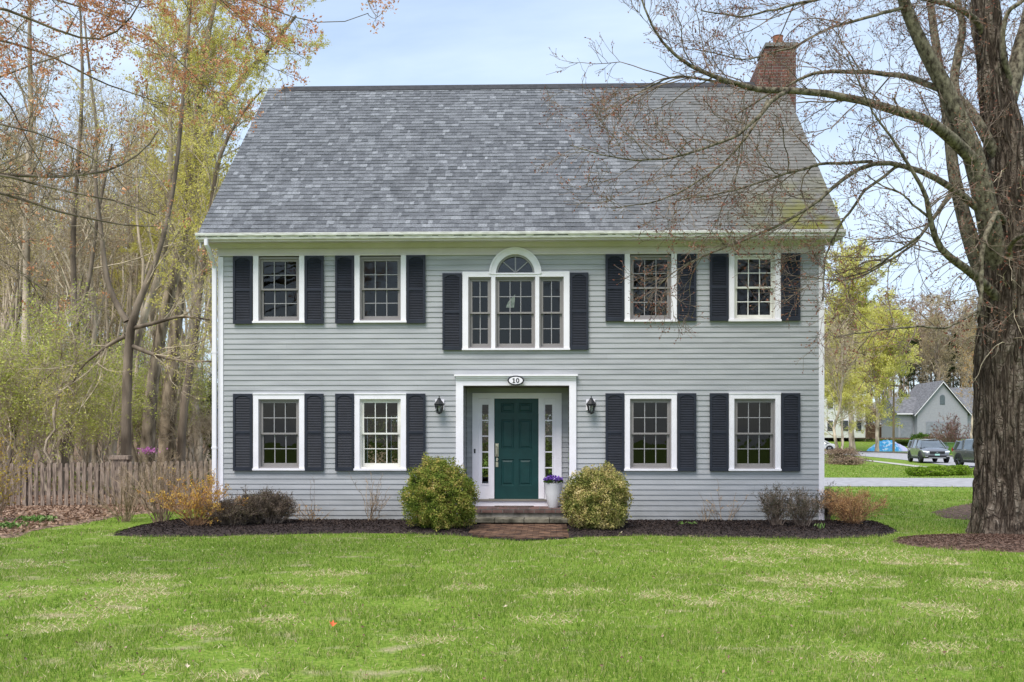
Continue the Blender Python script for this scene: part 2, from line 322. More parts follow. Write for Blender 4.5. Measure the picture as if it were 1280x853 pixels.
# lawn ground material: green turf with straw patches; leaf litter under the woods
def groundmat():
    m, nt, N, L, P = newmat('lawn_ground'); P.inputs['Roughness'].default_value = 1; P.inputs['Specular IOR Level'].default_value = .05
    g = N.new('ShaderNodeNewGeometry')
    def noise(sc, det=6, st=(1,1,1)):
        mp = N.new('ShaderNodeMapping'); mp.inputs['Scale'].default_value = st; n = N.new('ShaderNodeTexNoise'); n.inputs['Scale'].default_value = sc; n.inputs['Detail'].default_value = det
        L.new(g.outputs['Position'], mp.inputs[0]); L.new(mp.outputs[0], n.inputs[0]); return n.outputs[0]
    def ramp(src, els):
        r = N.new('ShaderNodeValToRGB'); cr = r.color_ramp
        while len(cr.elements) < len(els): cr.elements.new(.5)
        for e, (p, c) in zip(cr.elements, els): e.position = p; e.color = c4(c) if not np.isscalar(c) else (c, c, c, 1)
        L.new(src, r.inputs[0]); return r.outputs[0]
    def mix(f, a, b):
        q = N.new('ShaderNodeMix'); q.data_type = 'RGBA'; L.new(f, q.inputs[0]); L.new(a, q.inputs[6]); L.new(b, q.inputs[7]); return q.outputs[2]
    fine = ramp(noise(30, 8), [(.3, (.10,.165,.022)), (.5, (.155,.245,.034)), (.72, (.28,.32,.075))])
    straw = ramp(noise(45, 6), [(.3, (.28,.22,.14)), (.7, (.52,.44,.29))])
    lawn = mix(ramp(noise(2.0, 12, (1,1.2,1)), [(.57, 0.), (.70, .7)]), fine, straw)
    litter = ramp(noise(9, 10), [(.32, (.055,.035,.022)), (.5, (.17,.11,.07)), (.68, (.30,.21,.14))])
    sx = N.new('ShaderNodeSeparateXYZ'); L.new(g.outputs['Position'], sx.inputs[0])
    def mth(op, a, b=None, c=None):
        q = N.new('ShaderNodeMath'); q.operation = op; q.use_clamp = op == 'MULTIPLY_ADD'
        for i, v in enumerate((a, b, c)):
            if v is None: continue
            if np.isscalar(v): q.inputs[i].default_value = v
            else: L.new(v, q.inputs[i])
        return q.outputs[0]
    nn = noise(.25, 4)
    left = mth('MULTIPLY', mth('MULTIPLY_ADD', mth('SUBTRACT', mth('MULTIPLY', nn, 5.), sx.outputs[0]), 1., -9.0), mth('MULTIPLY_ADD', sx.outputs[1], 1., -4.))
    far = mth('MULTIPLY_ADD', mth('ADD', sx.outputs[1], mth('MULTIPLY', nn, 8.)), .5, -67.)
    wood = mth('MAXIMUM', left, far)
    L.new(mix(wood, lawn, litter), P.inputs['Base Color'])
    b = N.new('ShaderNodeBump'); b.inputs['Distance'].default_value = .05; b.inputs['Strength'].default_value = .6; L.new(noise(25, 8), b.inputs['Height']); L.new(b.outputs[0], P.inputs['Normal'])
    return m
link('ground', npmesh('ground', V, [np.stack([I, I+1, I+1+nx, I+nx], 1)], groundmat(), True), kind='structure')
MT['mulch'] = mat('dark_mulch', (.016,.012,.012), .95, .5, 25, bump=1.0, bscale=60, col2=(.05,.035,.032))
MT['rmulch'] = mat('brown_mulch', (.07,.040,.028), .95, .4, 14, bump=1.0, bscale=60, col2=(.16,.10,.075))
MT['litter'] = mat('leaf_litter', (.12,.075,.05), .95, .4, 12, bump=1.0, bscale=50, col2=(.30,.20,.145))
MT['asphalt'] = mat('pale_asphalt', (.30,.29,.30), .85, .12, 3, bump=.2, bscale=80, col2=(.36,.35,.365))
def mound(name, poly, h, slope, mt, step=.06, kind='structure', lab=None, excl=None):
    p = np.array(poly); x0, y0 = p.min(0)-.1; x1, y1 = p.max(0)+.1
    xs = np.arange(x0, x1, step); ys = np.arange(y0, y1, step); X, Y = np.meshgrid(xs, ys)
    d = (sdf(poly, X, Y) if excl is None else np.minimum(sdf(poly, X, Y), -sdf(excl, X, Y)))+(fbm(X*2.5, Y*2.5, 3)-.5)*.28
    Z = np.where(d > 0, h*(1-np.exp(-np.maximum(d, 0)*slope)), d*.6)+(fbm(X*9, Y*9, 5)-.47)*.035*np.clip(d*8+.3, 0, 1)
    Z = np.maximum(Z, -.09)
    nx = len(xs); I = (np.arange(len(ys)-1)[:, None]*nx+np.arange(nx-1)[None]); ok = (d[:-1, :-1] > -.12) | (d[1:, 1:] > -.12); I = I[ok]
    o = link(name, npmesh(name, np.stack([X, Y, Z], -1).reshape(-1, 3), [np.stack([I, I+1, I+1+nx, I+nx], 1)], mt, True), kind=kind)
    return o, lambda x, y: np.where(True, h*(1-np.exp(-np.maximum(sdf(poly, x, y), 0)*slope)), 0)
_, bedz = mound('mulch_bed', BED, .09, 5, MT['mulch'], excl=WALK)
_, ringz = mound('tree_mulch_ring', RING, .10, 3, MT['rmulch'])
mound('bare_soil_patch', PATCH, .03, 3, MT['rmulch'])
mound('leaf_litter_strip', LITTER, .05, 3, MT['litter'], step=.12)
def chips(name, poly, n, size, mt, zf, asp=.35, seed=1, dmin=0.0, flat=.35):
    r = np.random.default_rng(seed); p = np.array(poly); x0, y0 = p.min(0); x1, y1 = p.max(0)
    x = r.uniform(x0, x1, n*3); y = r.uniform(y0, y1, n*3); d = sdf(poly, x, y) if poly is not BED else np.minimum(sdf(poly, x, y), -sdf(WALK, x, y)-.08); k = np.where(d+(r.random(len(x))-.5)*.15 > dmin)[0][:n]; x = x[k]; y = y[k]
    P = np.stack([x, y, zf(x, y)+r.random(len(x))*.02+.004], 1)
    link(name, leafmesh(name, r, P, size, mt, asp, flat=flat), kind='stuff')
link_l = leafmat('mulch_chip', [(.1,(.010,.008,.008)),(.6,(.035,.026,.024)),(1,(.11,.08,.065))], wisl=.9, transl=0)
chips('mulch_chips', BED, 26000, (.02,.06), link_l, bedz)
chips('bark_chips', RING, 9000, (.02,.05), leafmat('bark_chip', [(.1,(.035,.02,.015)),(.6,(.13,.075,.055)),(1,(.28,.20,.16))], wisl=.9, transl=0), ringz, seed=2)
ll = leafmat('dead_leaf', [(0,(.10,.06,.04)),(.5,(.27,.17,.115)),(1,(.50,.36,.27))], wisl=.9, transl=.1)
chips('fallen_leaves', LITTER, 26000, (.05,.11), ll, lambda x, y: x*0+.045, asp=.7, seed=3, flat=.5)
def sheet(name, poly, z, mt, thk=.02):
    m = MB(); n = len(poly); m.prism([tuple(p) for p in poly], lambda a, b: (a, b, z-thk), lambda a, b: (a, b, z))
    return m.build(name, mt, kind='structure')
sheet('driveway', DRIVE, .012, MT['asphalt'])
def rd(px, py): q = gr(px, py); return (q[0], q[1])
# street: follows the near and far kerbs seen to the right of the house
roadL = [(20,121),(28,104),rd(1051,568.6),rd(1085,571),rd(1129,575),rd(1165,579.5),rd(1203,584.6),(24.3,20),(22.5,-40)]
roadR = [(22,131),(33,113),rd(1052,565),rd(1085,565.6),rd(1129,567.2),rd(1160,569.2),rd(1192,571.6),(36.5,30),(34.5,-40)]
def strip(name, A, B, dz, mt, thk=.05):
    A = resample([(a[0], a[1], 0) for a in A], 60); B = resample([(b[0], b[1], 0) for b in B], 60)
    V = []; 
    for a, b in zip(A, B):
        for t in np.linspace(0, 1, 4): p = a*(1-t)+b*t; V.append((p[0], p[1], float(th(p[0], p[1]))+dz))
    V = np.array(V); F = [(i*4+j, i*4+j+1, (i+1)*4+j+1, (i+1)*4+j) for i in range(59) for j in range(3)]
    return link(name, npmesh(name, V, [np.array(F)], mt), kind='structure')
strip('road', roadL, roadR, .012, MT['asphalt'])
MT['kerb'] = mat('kerb_granite', (.16,.14,.13), .9, .2, 5)
def kerb(name, A, w, h):
    A = resample([(a[0], a[1], 0) for a in A], 60); m = MB()
    for a, b in zip(A[:-1], A[1:]):
        d = (b-a)/np.linalg.norm(b-a); n = np.array([-d[1], d[0], 0])*w/2; za, zb = float(th(a[0], a[1])), float(th(b[0], b[1]))
        m.add([a-n+[0,0,za-.05], b-n+[0,0,zb-.05], b+n+[0,0,zb-.05], a+n+[0,0,za-.05], a-n+[0,0,za+h], b-n+[0,0,zb+h], b+n+[0,0,zb+h], a+n+[0,0,za+h]],
              [(4,5,6,7),(0,1,5,4),(2,3,7,6)])
    m.build(name, MT['kerb'], kind='structure')
kerb('far_kerb', [(p[0]+.1, p[1]) for p in roadR], .18, .14)
swA = [rd(1068,573.6), rd(1100,576.9), rd(1150,582.6), rd(1192,588)]; swB = [rd(1068,574.8), rd(1100,578.6), rd(1150,584.8), rd(1192,590.6)]
strip('footpath', swA, swB, .016, mat('footpath_concrete', (.42,.40,.36), .9, .1, 2))

# ------------------------------------------------------------------ house
HX, HD, ZE, OV = 6.04, 8.54, 5.60, .40
xL, xR = fx(271), fx(1026)
house = thing('house', (0, 0, 0), 'two-storey grey clapboard house with dark navy shutters and green front door', 'house')
EXP = .1045
def siding(mb, P, ua, ub, za, zb, openings=(), clip=None, z0=.06):
    k0 = int(math.floor((za-z0)/EXP)); k1 = int(math.ceil((zb-z0)/EXP))
    for k in range(k0, k1+1):
        c0 = z0+k*EXP; c1 = c0+EXP; a = max(c0, za); b = min(c1, zb)
        if b-a < 1e-4: continue
        cuts = sorted({a, b} | {z for o in openings for z in (o[2], o[3]) if a < z < b})
        for p, q in zip(cuts[:-1], cuts[1:]):
            if q-p < 1e-4: continue
            mid = (p+q)/2; iv = [(ua, ub)]
            if clip: iv = [clip(mid)]
            for o in openings:
                if o[2] < mid < o[3]:
                    lo, hi = (o[0], o[1]) if len(o) == 4 else o[4](mid)
                    iv = [s for u, v in iv for s in ((u, min(v, lo)), (max(u, hi), v)) if s[1]-s[0] > 1e-4]
            jts = [-9+((k*1.731) % 3.3)+3.3*j for j in range(8)]; iv2 = []
            for u, v in iv:
                cs = [u]+[j for j in jts if u+.1 < j < v-.1]+[v]; iv2 += [(cs[i]+(.0012 if i else 0), cs[i+1]) for i in range(len(cs)-1)]
            iv = iv2
            n0 = .018-.014*(p-c0)/EXP; n1 = .018-.014*(q-c0)/EXP
            for u, v in iv:
                mb.add([P(u, n0, p), P(v, n0, p), P(v, n1, q), P(u, n1, q)], [(0, 1, 2, 3)])
                if p == c0: mb.add([P(u, .003, p), P(v, .003, p), P(v, n0, p), P(u, n0, p)], [(0, 1, 2, 3)])
front = lambda u, n, z: (u, -n, z)
def Z(py, Y=0.): return at(656.4, py, Y)[2]
# windows: (x of casing left, right, z bottom, z top, head casing)
WIN = []
for a, b in ((317.3,381.2),(443.6,508),(780.6,845.6),(910.6,975.2)):
    x0, x1 = fx(a), fx(b)
    WIN.append((x0, x1, Z(403.3), 5.40, False)); WIN.append((x0, x1, Z(588.4), Z(493), True))
CW = .105
OP = [(a+CW*.6, b-CW*.6, c+.03, d-(.0 if not h else CW*.6)) for a, b, c, d, h in WIN]
PX0, PX1, PZ0, PZS = fx(578.4), fx(711.8), Z(438), Z(342.6)
PC, RIN, ROUT = fx(644.2), .385, .515
PZT = PZS+.02
OP.append((PX0+.05, PX1-.05, PZ0+.03, PZT))
OP.append((PC-RIN, PC+RIN, PZT, PZS+RIN+.05, lambda z: (PC-sqrt(max(0, (RIN+.05)**2-(z-PZS)**2)), PC+sqrt(max(0, (RIN+.05)**2-(z-PZS)**2)))))
EX0, EX1, EZ1, RD = fx(579.3), fx(711.5), Z(482.3), .75     # entry opening
OP.append((EX0-.02, EX1+.02, -.5, EZ1+.02))
mb = MB(); siding(mb, front, -HX+.02, HX-.02, .08, 5.42, OP)
# gables and back
def gx(z): w = max(.02, (10.30-z)/1.0) if z > 5.6 else 99; return (max(0.02, 4.27-w), min(HD-.02, 4.27+w))
for sx in (-1, 1):
    siding(mb, lambda u, n, z, sx=sx: (sx*(HX+n-.0), u, z), 0, HD, .08, 10.2, clip=gx)
BOP = [(-4.75, -3.35, .55, 2.45), (-1.45, 1.25, .5, 2.5)]
siding(mb, lambda u, n, z: (u, HD+n, z), -HX, HX, .08, 5.6, BOP)
# entry recess walls
for x, s in ((EX0-.015, 1), (EX1+.015, -1)): siding(mb, lambda u, n, z, x=x, s=s: (x+s*n*.7, u, z), .02, RD, .30, EZ1, z0=.06)
DX0, DX1, DZ1 = fx(590.6, RD), fx(702, RD), Z(491.6, RD)
DOP = [(DX0+.03, DX1-.03, .2, DZ1-.03)]
siding(mb, lambda u, n, z: (u, RD-n, z), EX0, EX1, .30, EZ1, DOP)
mb.build('siding', MT['siding'], house)
m = MB(); m.box(-HX+.03, .03, -.3, EX0+.02, .25, .10); m.box(EX1-.02, .03, -.3, HX-.03, .25, .10); m.box(-HX+.03, .25, -.3, -HX+.25, HD-.03, .1); m.box(HX-.25, .25, -.3, HX-.03, HD-.03, .1); m.box(-HX+.25, HD-.25, -.3, HX-.25, HD-.03, .1)
m.build('foundation', MT['conc'], house)
# interior shell (walls set back, with the same openings) so the rooms read as rooms
def cutwall(mb, u0, u1, z0, z1, ops, P):
    us = sorted({u0, u1} | {min(max(v, u0), u1) for o in ops for v in o[:2]}); zs = sorted({z0, z1} | {min(max(v, z0), z1) for o in ops for v in o[2:4]})
    for a, b in zip(us[:-1], us[1:]):
        for c, d in zip(zs[:-1], zs[1:]):
            um, zm = (a+b)/2, (c+d)/2
            if any(o[0] < um < o[1] and o[2] < zm < o[3] for o in ops): continue
            mb.quad(P(a, c), P(b, c), P(b, d), P(a, d))
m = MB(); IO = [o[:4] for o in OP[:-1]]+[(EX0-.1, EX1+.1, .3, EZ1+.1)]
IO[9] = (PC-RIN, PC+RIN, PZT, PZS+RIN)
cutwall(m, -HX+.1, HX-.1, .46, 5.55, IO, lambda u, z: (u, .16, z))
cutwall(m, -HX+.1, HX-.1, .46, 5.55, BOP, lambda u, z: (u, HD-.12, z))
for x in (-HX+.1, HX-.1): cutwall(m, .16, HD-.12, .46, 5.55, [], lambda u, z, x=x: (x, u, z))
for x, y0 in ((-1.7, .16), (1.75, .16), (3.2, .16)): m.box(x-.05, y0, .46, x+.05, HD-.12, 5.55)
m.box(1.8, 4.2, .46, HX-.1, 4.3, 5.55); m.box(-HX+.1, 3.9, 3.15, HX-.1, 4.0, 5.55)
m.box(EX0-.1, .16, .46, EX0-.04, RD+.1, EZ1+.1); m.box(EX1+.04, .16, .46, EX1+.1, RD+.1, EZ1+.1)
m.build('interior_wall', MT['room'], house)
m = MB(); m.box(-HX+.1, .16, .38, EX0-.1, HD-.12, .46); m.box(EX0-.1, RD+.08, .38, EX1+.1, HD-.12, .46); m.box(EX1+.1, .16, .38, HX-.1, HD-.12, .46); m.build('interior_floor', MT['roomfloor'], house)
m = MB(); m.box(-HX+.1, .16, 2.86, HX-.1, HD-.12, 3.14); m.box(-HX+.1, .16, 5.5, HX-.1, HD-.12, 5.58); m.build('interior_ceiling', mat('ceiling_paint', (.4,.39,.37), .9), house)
for a, b, c, d in BOP:     # back windows
    m = MB(); 
    for u in np.linspace(a, b, 3): m.box(u-.04, HD-.06, c, u+.04, HD+.03, d)
    for z in (c+.04, d-.04): m.box(a+.04, HD-.06, z-.04, b-.04, HD+.02, z+.04)
    w = m.build('back_window', MT['white'], house); m = MB(); m.quad((a, HD-.02, c), (b, HD-.02, c), (b, HD-.02, d), (a, HD-.02, d)); m.build('pane', MT['glass'], w)
# corner boards
for s in (-1, 1):
    m = MB(); x = s*HX; m.box(x-.085 if s > 0 else x-.02, -.028, .08, x+.02 if s > 0 else x+.085, .0, 5.36); m.box(x, .0, .08, x+.024*s, .16, 5.36) if s > 0 else m.box(x-.024, .0, .08, x, .16, 5.36)
    m.build('corner_board', MT['white'], house)
# frieze, soffit, crown, fascia
m = MB(); zb = 5.375; m.box(-HX-.03, -.030, zb, HX+.03, 0, 5.57); m.box(-HX-.03, -.045, zb, HX+.03, -.030, zb+.035); m.build('frieze', MT['cream'], house)
m = MB(); m.box(-HX-.26, -OV, 5.60, HX+.26, .02, 5.62); m.build('soffit', MT['cream'], house)
m = MB(); m.prism([(0,5.60),(-.03,5.52),(-.07,5.545),(-.13,5.60)], lambda a, b: (-HX-.2, a-.03, b), lambda a, b: (HX+.2, a-.03, b)); m.build('crown_moulding', MT['cream'], house)
m = MB(); m.box(-HX-.27, -OV-.02, 5.585, HX+.27, -OV, 5.72); m.build('fascia', MT['cream'], house)
m = MB(); g = [(-.02,5.62),(-.075,5.625),(-.085,5.66),(-.115,5.69),(-.125,5.735),(-.118,5.74),(-.10,5.70),(-.03,5.70)]
m.prism([(a-OV, b) for a, b in g], lambda a, b: (-HX-.30, a, b), lambda a, b: (HX+.30, a, b)); 
gut = m.build('gutter', MT['gutter'], house)
m = MB(); xd = fx(268.6, -.05)
m.tube([(xd-.02, -OV-.07, 5.62), (xd-.02, -OV-.07, 5.52), (xd-.0, -OV+.02, 5.44), (xd, -.12, 5.20), (xd, -.07, 5.14)], .042, 10)
m.box(xd-.04, -.105, .25, xd+.04, -.035, 5.16); m.box(xd-.05, -.11, 3.42, xd+.05, -.03, 3.46); m.box(xd-.05, -.11, 1.5, xd+.05, -.03, 1.54)
m.box(xd-.04, -.45, .16, xd+.04, -.105, .24)
m.build('downspout', MT['white'], house)
# rake boards and soffit returns
RX0, RX1 = -HX-.24, HX+.25
for s, xr in ((-1, RX0), (1, RX1)):
    m = MB()
    for y0, y1, z0, z1 in ((-OV, 4.27, 5.62, 10.29), (HD+OV, 4.27, 5.62, 10.29)):
        m.prism([(y0, z0), (y1, z1), (y1, z1-.2), (y0, z0-.16)], lambda a, b: (xr-.015*s, a, b), lambda a, b: (xr+.015*s, a, b))
        m.prism([(y0, z0+.01), (y1, z1+.01), (y1, z1-.03), (y0, z0-.03)], lambda a, b: (s*(HX+.01), a, b), lambda a, b: (xr-.02*s, a, b))
    m.build('rake_board', MT['cream'], house)
# roof: deck slab + individually laid shingle tabs
def shinglemat():
    m, nt, N, L, P = newmat('asphalt_shingle'); P.inputs['Roughness'].default_value = .95; P.inputs['Specular IOR Level'].default_value = .15
    g = N.new('ShaderNodeNewGeometry')
    rp = N.new('ShaderNodeValToRGB'); cr = rp.color_ramp; cr.interpolation = 'LINEAR'
    for _ in range(3): cr.elements.new(.5)
    for e, (p, c) in zip(cr.elements, [(0,(.105,.110,.122)),(.35,(.132,.137,.150)),(.62,(.155,.161,.176)),(.88,(.18,.187,.203)),(1,(.235,.243,.262))]): e.position = p; e.color = c4(c)
    L.new(g.outputs['Random Per Island'], rp.inputs[0])
    def noise(sc, det, st=(1,1,1)):
        mp = N.new('ShaderNodeMapping'); mp.inputs['Scale'].default_value = st; n = N.new('ShaderNodeTexNoise'); n.inputs['Scale'].default_value = sc; n.inputs['Detail'].default_value = det
        L.new(g.outputs['Position'], mp.inputs[0]); L.new(mp.outputs[0], n.inputs[0]); return n.outputs[0]
    def ramp(src, a, b, ca, cb):
        r = N.new('ShaderNodeValToRGB'); r.color_ramp.elements[0].position = a; r.color_ramp.elements[1].position = b
        r.color_ramp.elements[0].color = c4(ca); r.color_ramp.elements[1].color = c4(cb); L.new(src, r.inputs[0]); return r.outputs[0]
    def mix(f, a, b, bt='MIX'):
        q = N.new('ShaderNodeMix'); q.data_type = 'RGBA'; q.blend_type = bt
        if np.isscalar(f): q.inputs[0].default_value = f
        else: L.new(f, q.inputs[0])
        L.new(a, q.inputs[6]); 
        if isinstance(b, tuple): q.inputs[7].default_value = c4(b)
        else: L.new(b, q.inputs[7])
        return q.outputs[2]
    col = mix(1., rp.outputs[0], ramp(noise(38, 5), .3, .7, (.62,)*3, (1.38,)*3), 'MULTIPLY')
    col = mix(1., col, ramp(noise(.7, 5), .3, .7, (.9,)*3, (1.1,)*3), 'MULTIPLY')
    # older tan weathering towards the chimney end and moss at the right eave
    sx = N.new('ShaderNodeSeparateXYZ'); L.new(g.outputs['Position'], sx.inputs[0])
    def mr(src, a, b):
        q = N.new('ShaderNodeMapRange'); q.interpolation_type = 'SMOOTHSTEP'; q.inputs[1].default_value = a; q.inputs[2].default_value = b; L.new(src, q.inputs[0]); return q.outputs[0]
    def mul(a, b):
        q = N.new('ShaderNodeMath'); q.operation = 'MULTIPLY'; 
        L.new(a, q.inputs[0]); 
        if np.isscalar(b): q.inputs[1].default_value = b
        else: L.new(b, q.inputs[1])
        return q.outputs[0]
    col = mix(mul(mr(sx.outputs[0], .5, 4.5), .62), col, (.150,.155,.160))
    col = mix(mul(mr(sx.outputs[0], 1.0, 6.2), .6), col, mix(1., col, (1.22, 1.10, .90), 'MULTIPLY'))
    lo = mr(sx.outputs[2], 7.6, 5.8); rt = mr(sx.outputs[0], 3.6, 6.2)
    moss = mul(mul(lo, rt), ramp(noise(2.5, 8), .40, .60, (0,0,0), (1,1,1)))
    col = mix(moss, col, (.17, .165, .03))
    L.new(col, P.inputs['Base Color'])
    b = N.new('ShaderNodeBump'); b.inputs['Distance'].default_value = .006; b.inputs['Strength'].default_value = .5; L.new(noise(150, 3), b.inputs['Height']); L.new(b.outputs[0], P.inputs['Normal'])
    return m
MT['shingle'] = shinglemat()
m = MB()
for y0, z0 in ((-OV-.05, 5.70-.02), (HD+OV+.05, 5.70-.02)):
    m.prism([(y0, z0), (4.27, 10.37), (4.27, 10.29), (y0, z0-.05)], lambda a, b: (RX0-.03, a, b), lambda a, b: (RX1+.03, a, b))
roof = m.build('roof', MT['shingle'], house)
r = np.random.default_rng(3); c45 = sqrt(.5); V = []; F = []
sl_len = math.hypot(4.27+OV+.09, 10.37-5.665); dy = (4.27+OV+.09)/sl_len; dz = (10.37-5.665)/sl_len
for side in (0, 1):
    i = 0; s = 0.
    while s < sl_len-.02:
        x = RX0-.05-r.random()*.25
        while x < RX1+.045:
            w = r.choice([.06,.09,.12,.15,.20]); xa = max(x, RX0-.045); xb = min(x+w, RX1+.045); x += w
            if xb-xa < .01: continue
            tk = r.choice([.006, .012, .012]); jit = r.normal()*.002
            s1 = min(s+.155, sl_len)
            def PT(x, s, h):
                y = -OV-.09+dy*s-dz*h; z = 5.665+dz*s+dy*h
                return (x, y if side == 0 else HD-y, z)
            k = len(V); V += [PT(xa, s+jit, tk+.006), PT(xb, s+jit, tk+.006), PT(xb, s1, .004), PT(xa, s1, .004), PT(xa, s+jit, -.001), PT(xb, s+jit, -.001)]
            F += [(k, k+1, k+2, k+3), (k+4, k+5, k+1, k)]
        s += .1425; i += 1
pobj('shingles', npmesh('shingles', np.array(V), [np.array(F)], MT['shingle']), roof)
m = MB(); m.prism([(4.10,10.215),(4.27,10.385),(4.44,10.215),(4.44,10.245),(4.27,10.41),(4.10,10.245)], lambda a, b: (RX0+.32, a, b), lambda a, b: (RX1-.02, a, b)); m.build('ridge_vent', mat('ridge_vent', (.045,.045,.05), .9, .2, 8), roof)
# chimney
def brickmat(name, c1, c2, mort, sc=1., moss=False):
    m, nt, N, L, P = newmat(name); P.inputs['Roughness'].default_value = .9
    tc = N.new('ShaderNodeTexCoord'); mp = N.new('ShaderNodeMapping'); mp.inputs['Rotation'].default_value = (pi/2, 0, 0); L.new(tc.outputs['Object'], mp.inputs[0])
    b = N.new('ShaderNodeTexBrick'); b.inputs['Scale'].default_value = 1; b.inputs['Brick Width'].default_value = .21*sc; b.inputs['Row Height'].default_value = .072*sc; b.inputs['Mortar Size'].default_value = .009*sc
    b.inputs['Color1'].default_value = c4(c1); b.inputs['Color2'].default_value = c4(c2); b.inputs['Mortar'].default_value = c4(mort); b.inputs['Bias'].default_value = 0
    L.new(mp.outputs[0], b.inputs[0]); nz = N.new('ShaderNodeTexNoise'); nz.inputs['Scale'].default_value = 6; nz.inputs['Detail'].default_value = 8; L.new(tc.outputs['Object'], nz.inputs[0])
    rp = N.new('ShaderNodeValToRGB'); rp.color_ramp.elements[0].color = (.6,.6,.6,1); rp.color_ramp.elements[1].color = (1.3,1.3,1.3,1); rp.color_ramp.elements[0].position = .3; rp.color_ramp.elements[1].position = .7; L.new(nz.outputs[0], rp.inputs[0])
    mm = N.new('ShaderNodeMix'); mm.data_type = 'RGBA'; mm.blend_type = 'MULTIPLY'; mm.inputs[0].default_value = 1; L.new(b.outputs[0], mm.inputs[6]); L.new(rp.outputs[0], mm.inputs[7]); L.new(mm.outputs[2], P.inputs['Base Color'])
    bp = N.new('ShaderNodeBump'); bp.inputs['Distance'].default_value = .01; bp.invert = True; L.new(b.outputs['Fac'], bp.inputs['Height']); L.new(bp.outputs[0], P.inputs['Normal']); return m
MT['brick'] = brickmat('chimney_brick', (.17,.062,.048), (.10,.05,.042), (.19,.16,.14))
CY = 3.95; cx0, cx1 = fx(946.5, CY), fx(995, CY); zt = Z(62, CY); zs = Z(88, CY); xsl = fx(958, CY)
m = MB(); m.prism([(HX+.03,-.2),(cx1,-.2),(cx1,zt),(xsl,zt),(cx0,zs),(cx0,9.9),(HX+.03,9.9)], lambda a, b: (a, CY, b), lambda a, b: (a, CY+.85, b)); 
chim = m.build('chimney', MT['brick'], roof)
m = MB(); m.box(xsl-.03, CY-.04, zt+.002, cx1+.04, CY+.89, zt+.09); m.build('chimney_cap', MT['conc'], roof)
m = MB(); fxx = fx(973, CY+.3); m.lathe([(.13,0),(.14,.03),(.12,.05),(.12,.28),(.135,.30),(.10,.30)], (fxx, CY+.35, zt+.09), 16); m.build('flue_pot', mat('clay', (.32,.13,.08), .8, .2, 8), roof)
# shutters
def shutter(xa, xb, za, zb):
    xa += .004; xb -= .004; m = MB(); fw = .045; y0, y1 = -.072, -.034; w = xb-xa
    zmid = za+(zb-za)*.50
    m.box(xa, y0, za, xa+fw, y1, zb); m.box(xb-fw, y0, za, xb, y1, zb)
    m.box(xa+fw, y0+.003, za, xb-fw, y1, za+.075); m.box(xa+fw, y0+.003, zmid-.025, xb-fw, y1, zmid+.025)
    n = 12; top = [(xa+fw+(w-2*fw)*i/n, zb-.085+.045*(1-abs(2*i/n-1)**2.2 if .15 < i/n < .85 else .0)) for i in range(n+1)]
    m.prism([(xb-fw, zb), (xa+fw, zb)]+top, lambda a, b: (a, y0+.003, b), lambda a, b: (a, y1, b))
    m.box(xa+fw, y1-.012, za+.075, xb-fw, y1-.008, zb-.03)
    sp = .033
    for z0, z1 in ((za+.08, zmid-.028), (zmid+.028, zb-.06)):
        k = int((z1-z0)/sp)
        for i in range(k+1):
            z = z0+i*(z1-z0-.02)/k; m.add([(xa+fw, y0+.010, z), (xb-fw, y0+.010, z), (xb-fw, y1-.01, z+.022), (xa+fw, y1-.01, z+.022), (xa+fw, y0+.010, z-.006), (xb-fw, y0+.010, z-.006)], [(0,1,2,3),(4,5,1,0)])
    m.build('shutter', MT['shutter'], house)
SH = [(292.3,316.6),(381.8,405.4),(419.6,443.4),(508.6,532.4),(756.4,780.2),(846.2,870),(886.4,910.2),(975.6,999.6)]
for a, b in SH:
    d = (b-a < 0); shutter(fx(a), fx(b), Z(404.4 if a < 700 else 402.6), 5.37); shutter(fx(a), fx(b), Z(589), Z(492.2))
for a, b in ((553.2,577.6),(712.2,735.6)): shutter(fx(a), fx(b), Z(438), Z(342))
# double-hung windows
def sash(xa, xb, za, zb, y, cols, rows, par, mtf, mtm, bot=.05, top=.045, side=.045):
    m = MB(); m.box(xa, y, za, xa+side, y+.035, zb); m.box(xb-side, y, za, xb, y+.035, zb); m.box(xa+side, y+.001, za, xb-side, y+.035, za+bot); m.box(xa+side, y+.001, zb-top, xb-side, y+.035, zb)
    s = m.build('sash', mtf, par)
    m = MB(); gx0, gx1, gz0, gz1 = xa+side, xb-side, za+bot, zb-top
    for i in range(1, cols): u = gx0+(gx1-gx0)*i/cols; m.box(u-.0075, y+.006, gz0, u+.0075, y+.026, gz1)
    for i in range(1, rows): u = gz0+(gz1-gz0)*i/rows; m.box(gx0, y+.008, u-.0075, gx1, y+.024, u+.0075)
    g = m.build('muntins', mtm, par)
    m = MB(); m.quad((gx0-.005, y+.028, gz0-.005), (gx1+.005, y+.028, gz0-.005), (gx1+.005, y+.028, gz1+.005), (gx0-.005, y+.028, gz1+.005)); m.build('pane', MT['glass'], par)
def hung(xa, xb, za, zb, par, cols=3, mtf=None, mtm=None):
    mtf = mtf or MT['sash']; mtm = mtm or MT['muntin']; zm = (za+zb)/2+.005
    m = MB(); t = .03
    m.box(xa-.01, -.01, za, xa+t, .14, zb); m.box(xb-t, -.01, za, xb+.01, .14, zb); m.box(xa+t, -.008, zb-t, xb-t, .14, zb+.01); m.box(xa+t, -.012, za-.01, xb-t, .14, za+t)
    m.build('jamb', mtf, par)
    sash(xa+t+.001, xb-t-.001, zm-.02, zb-t-.001, .018, cols, 2, par, mtf, mtm, bot=.035); sash(xa+t+.001, xb-t-.001, za+t+.001, zm+.018, .060, cols, 2, par, mtf, mtm, bot=.07, top=.035)
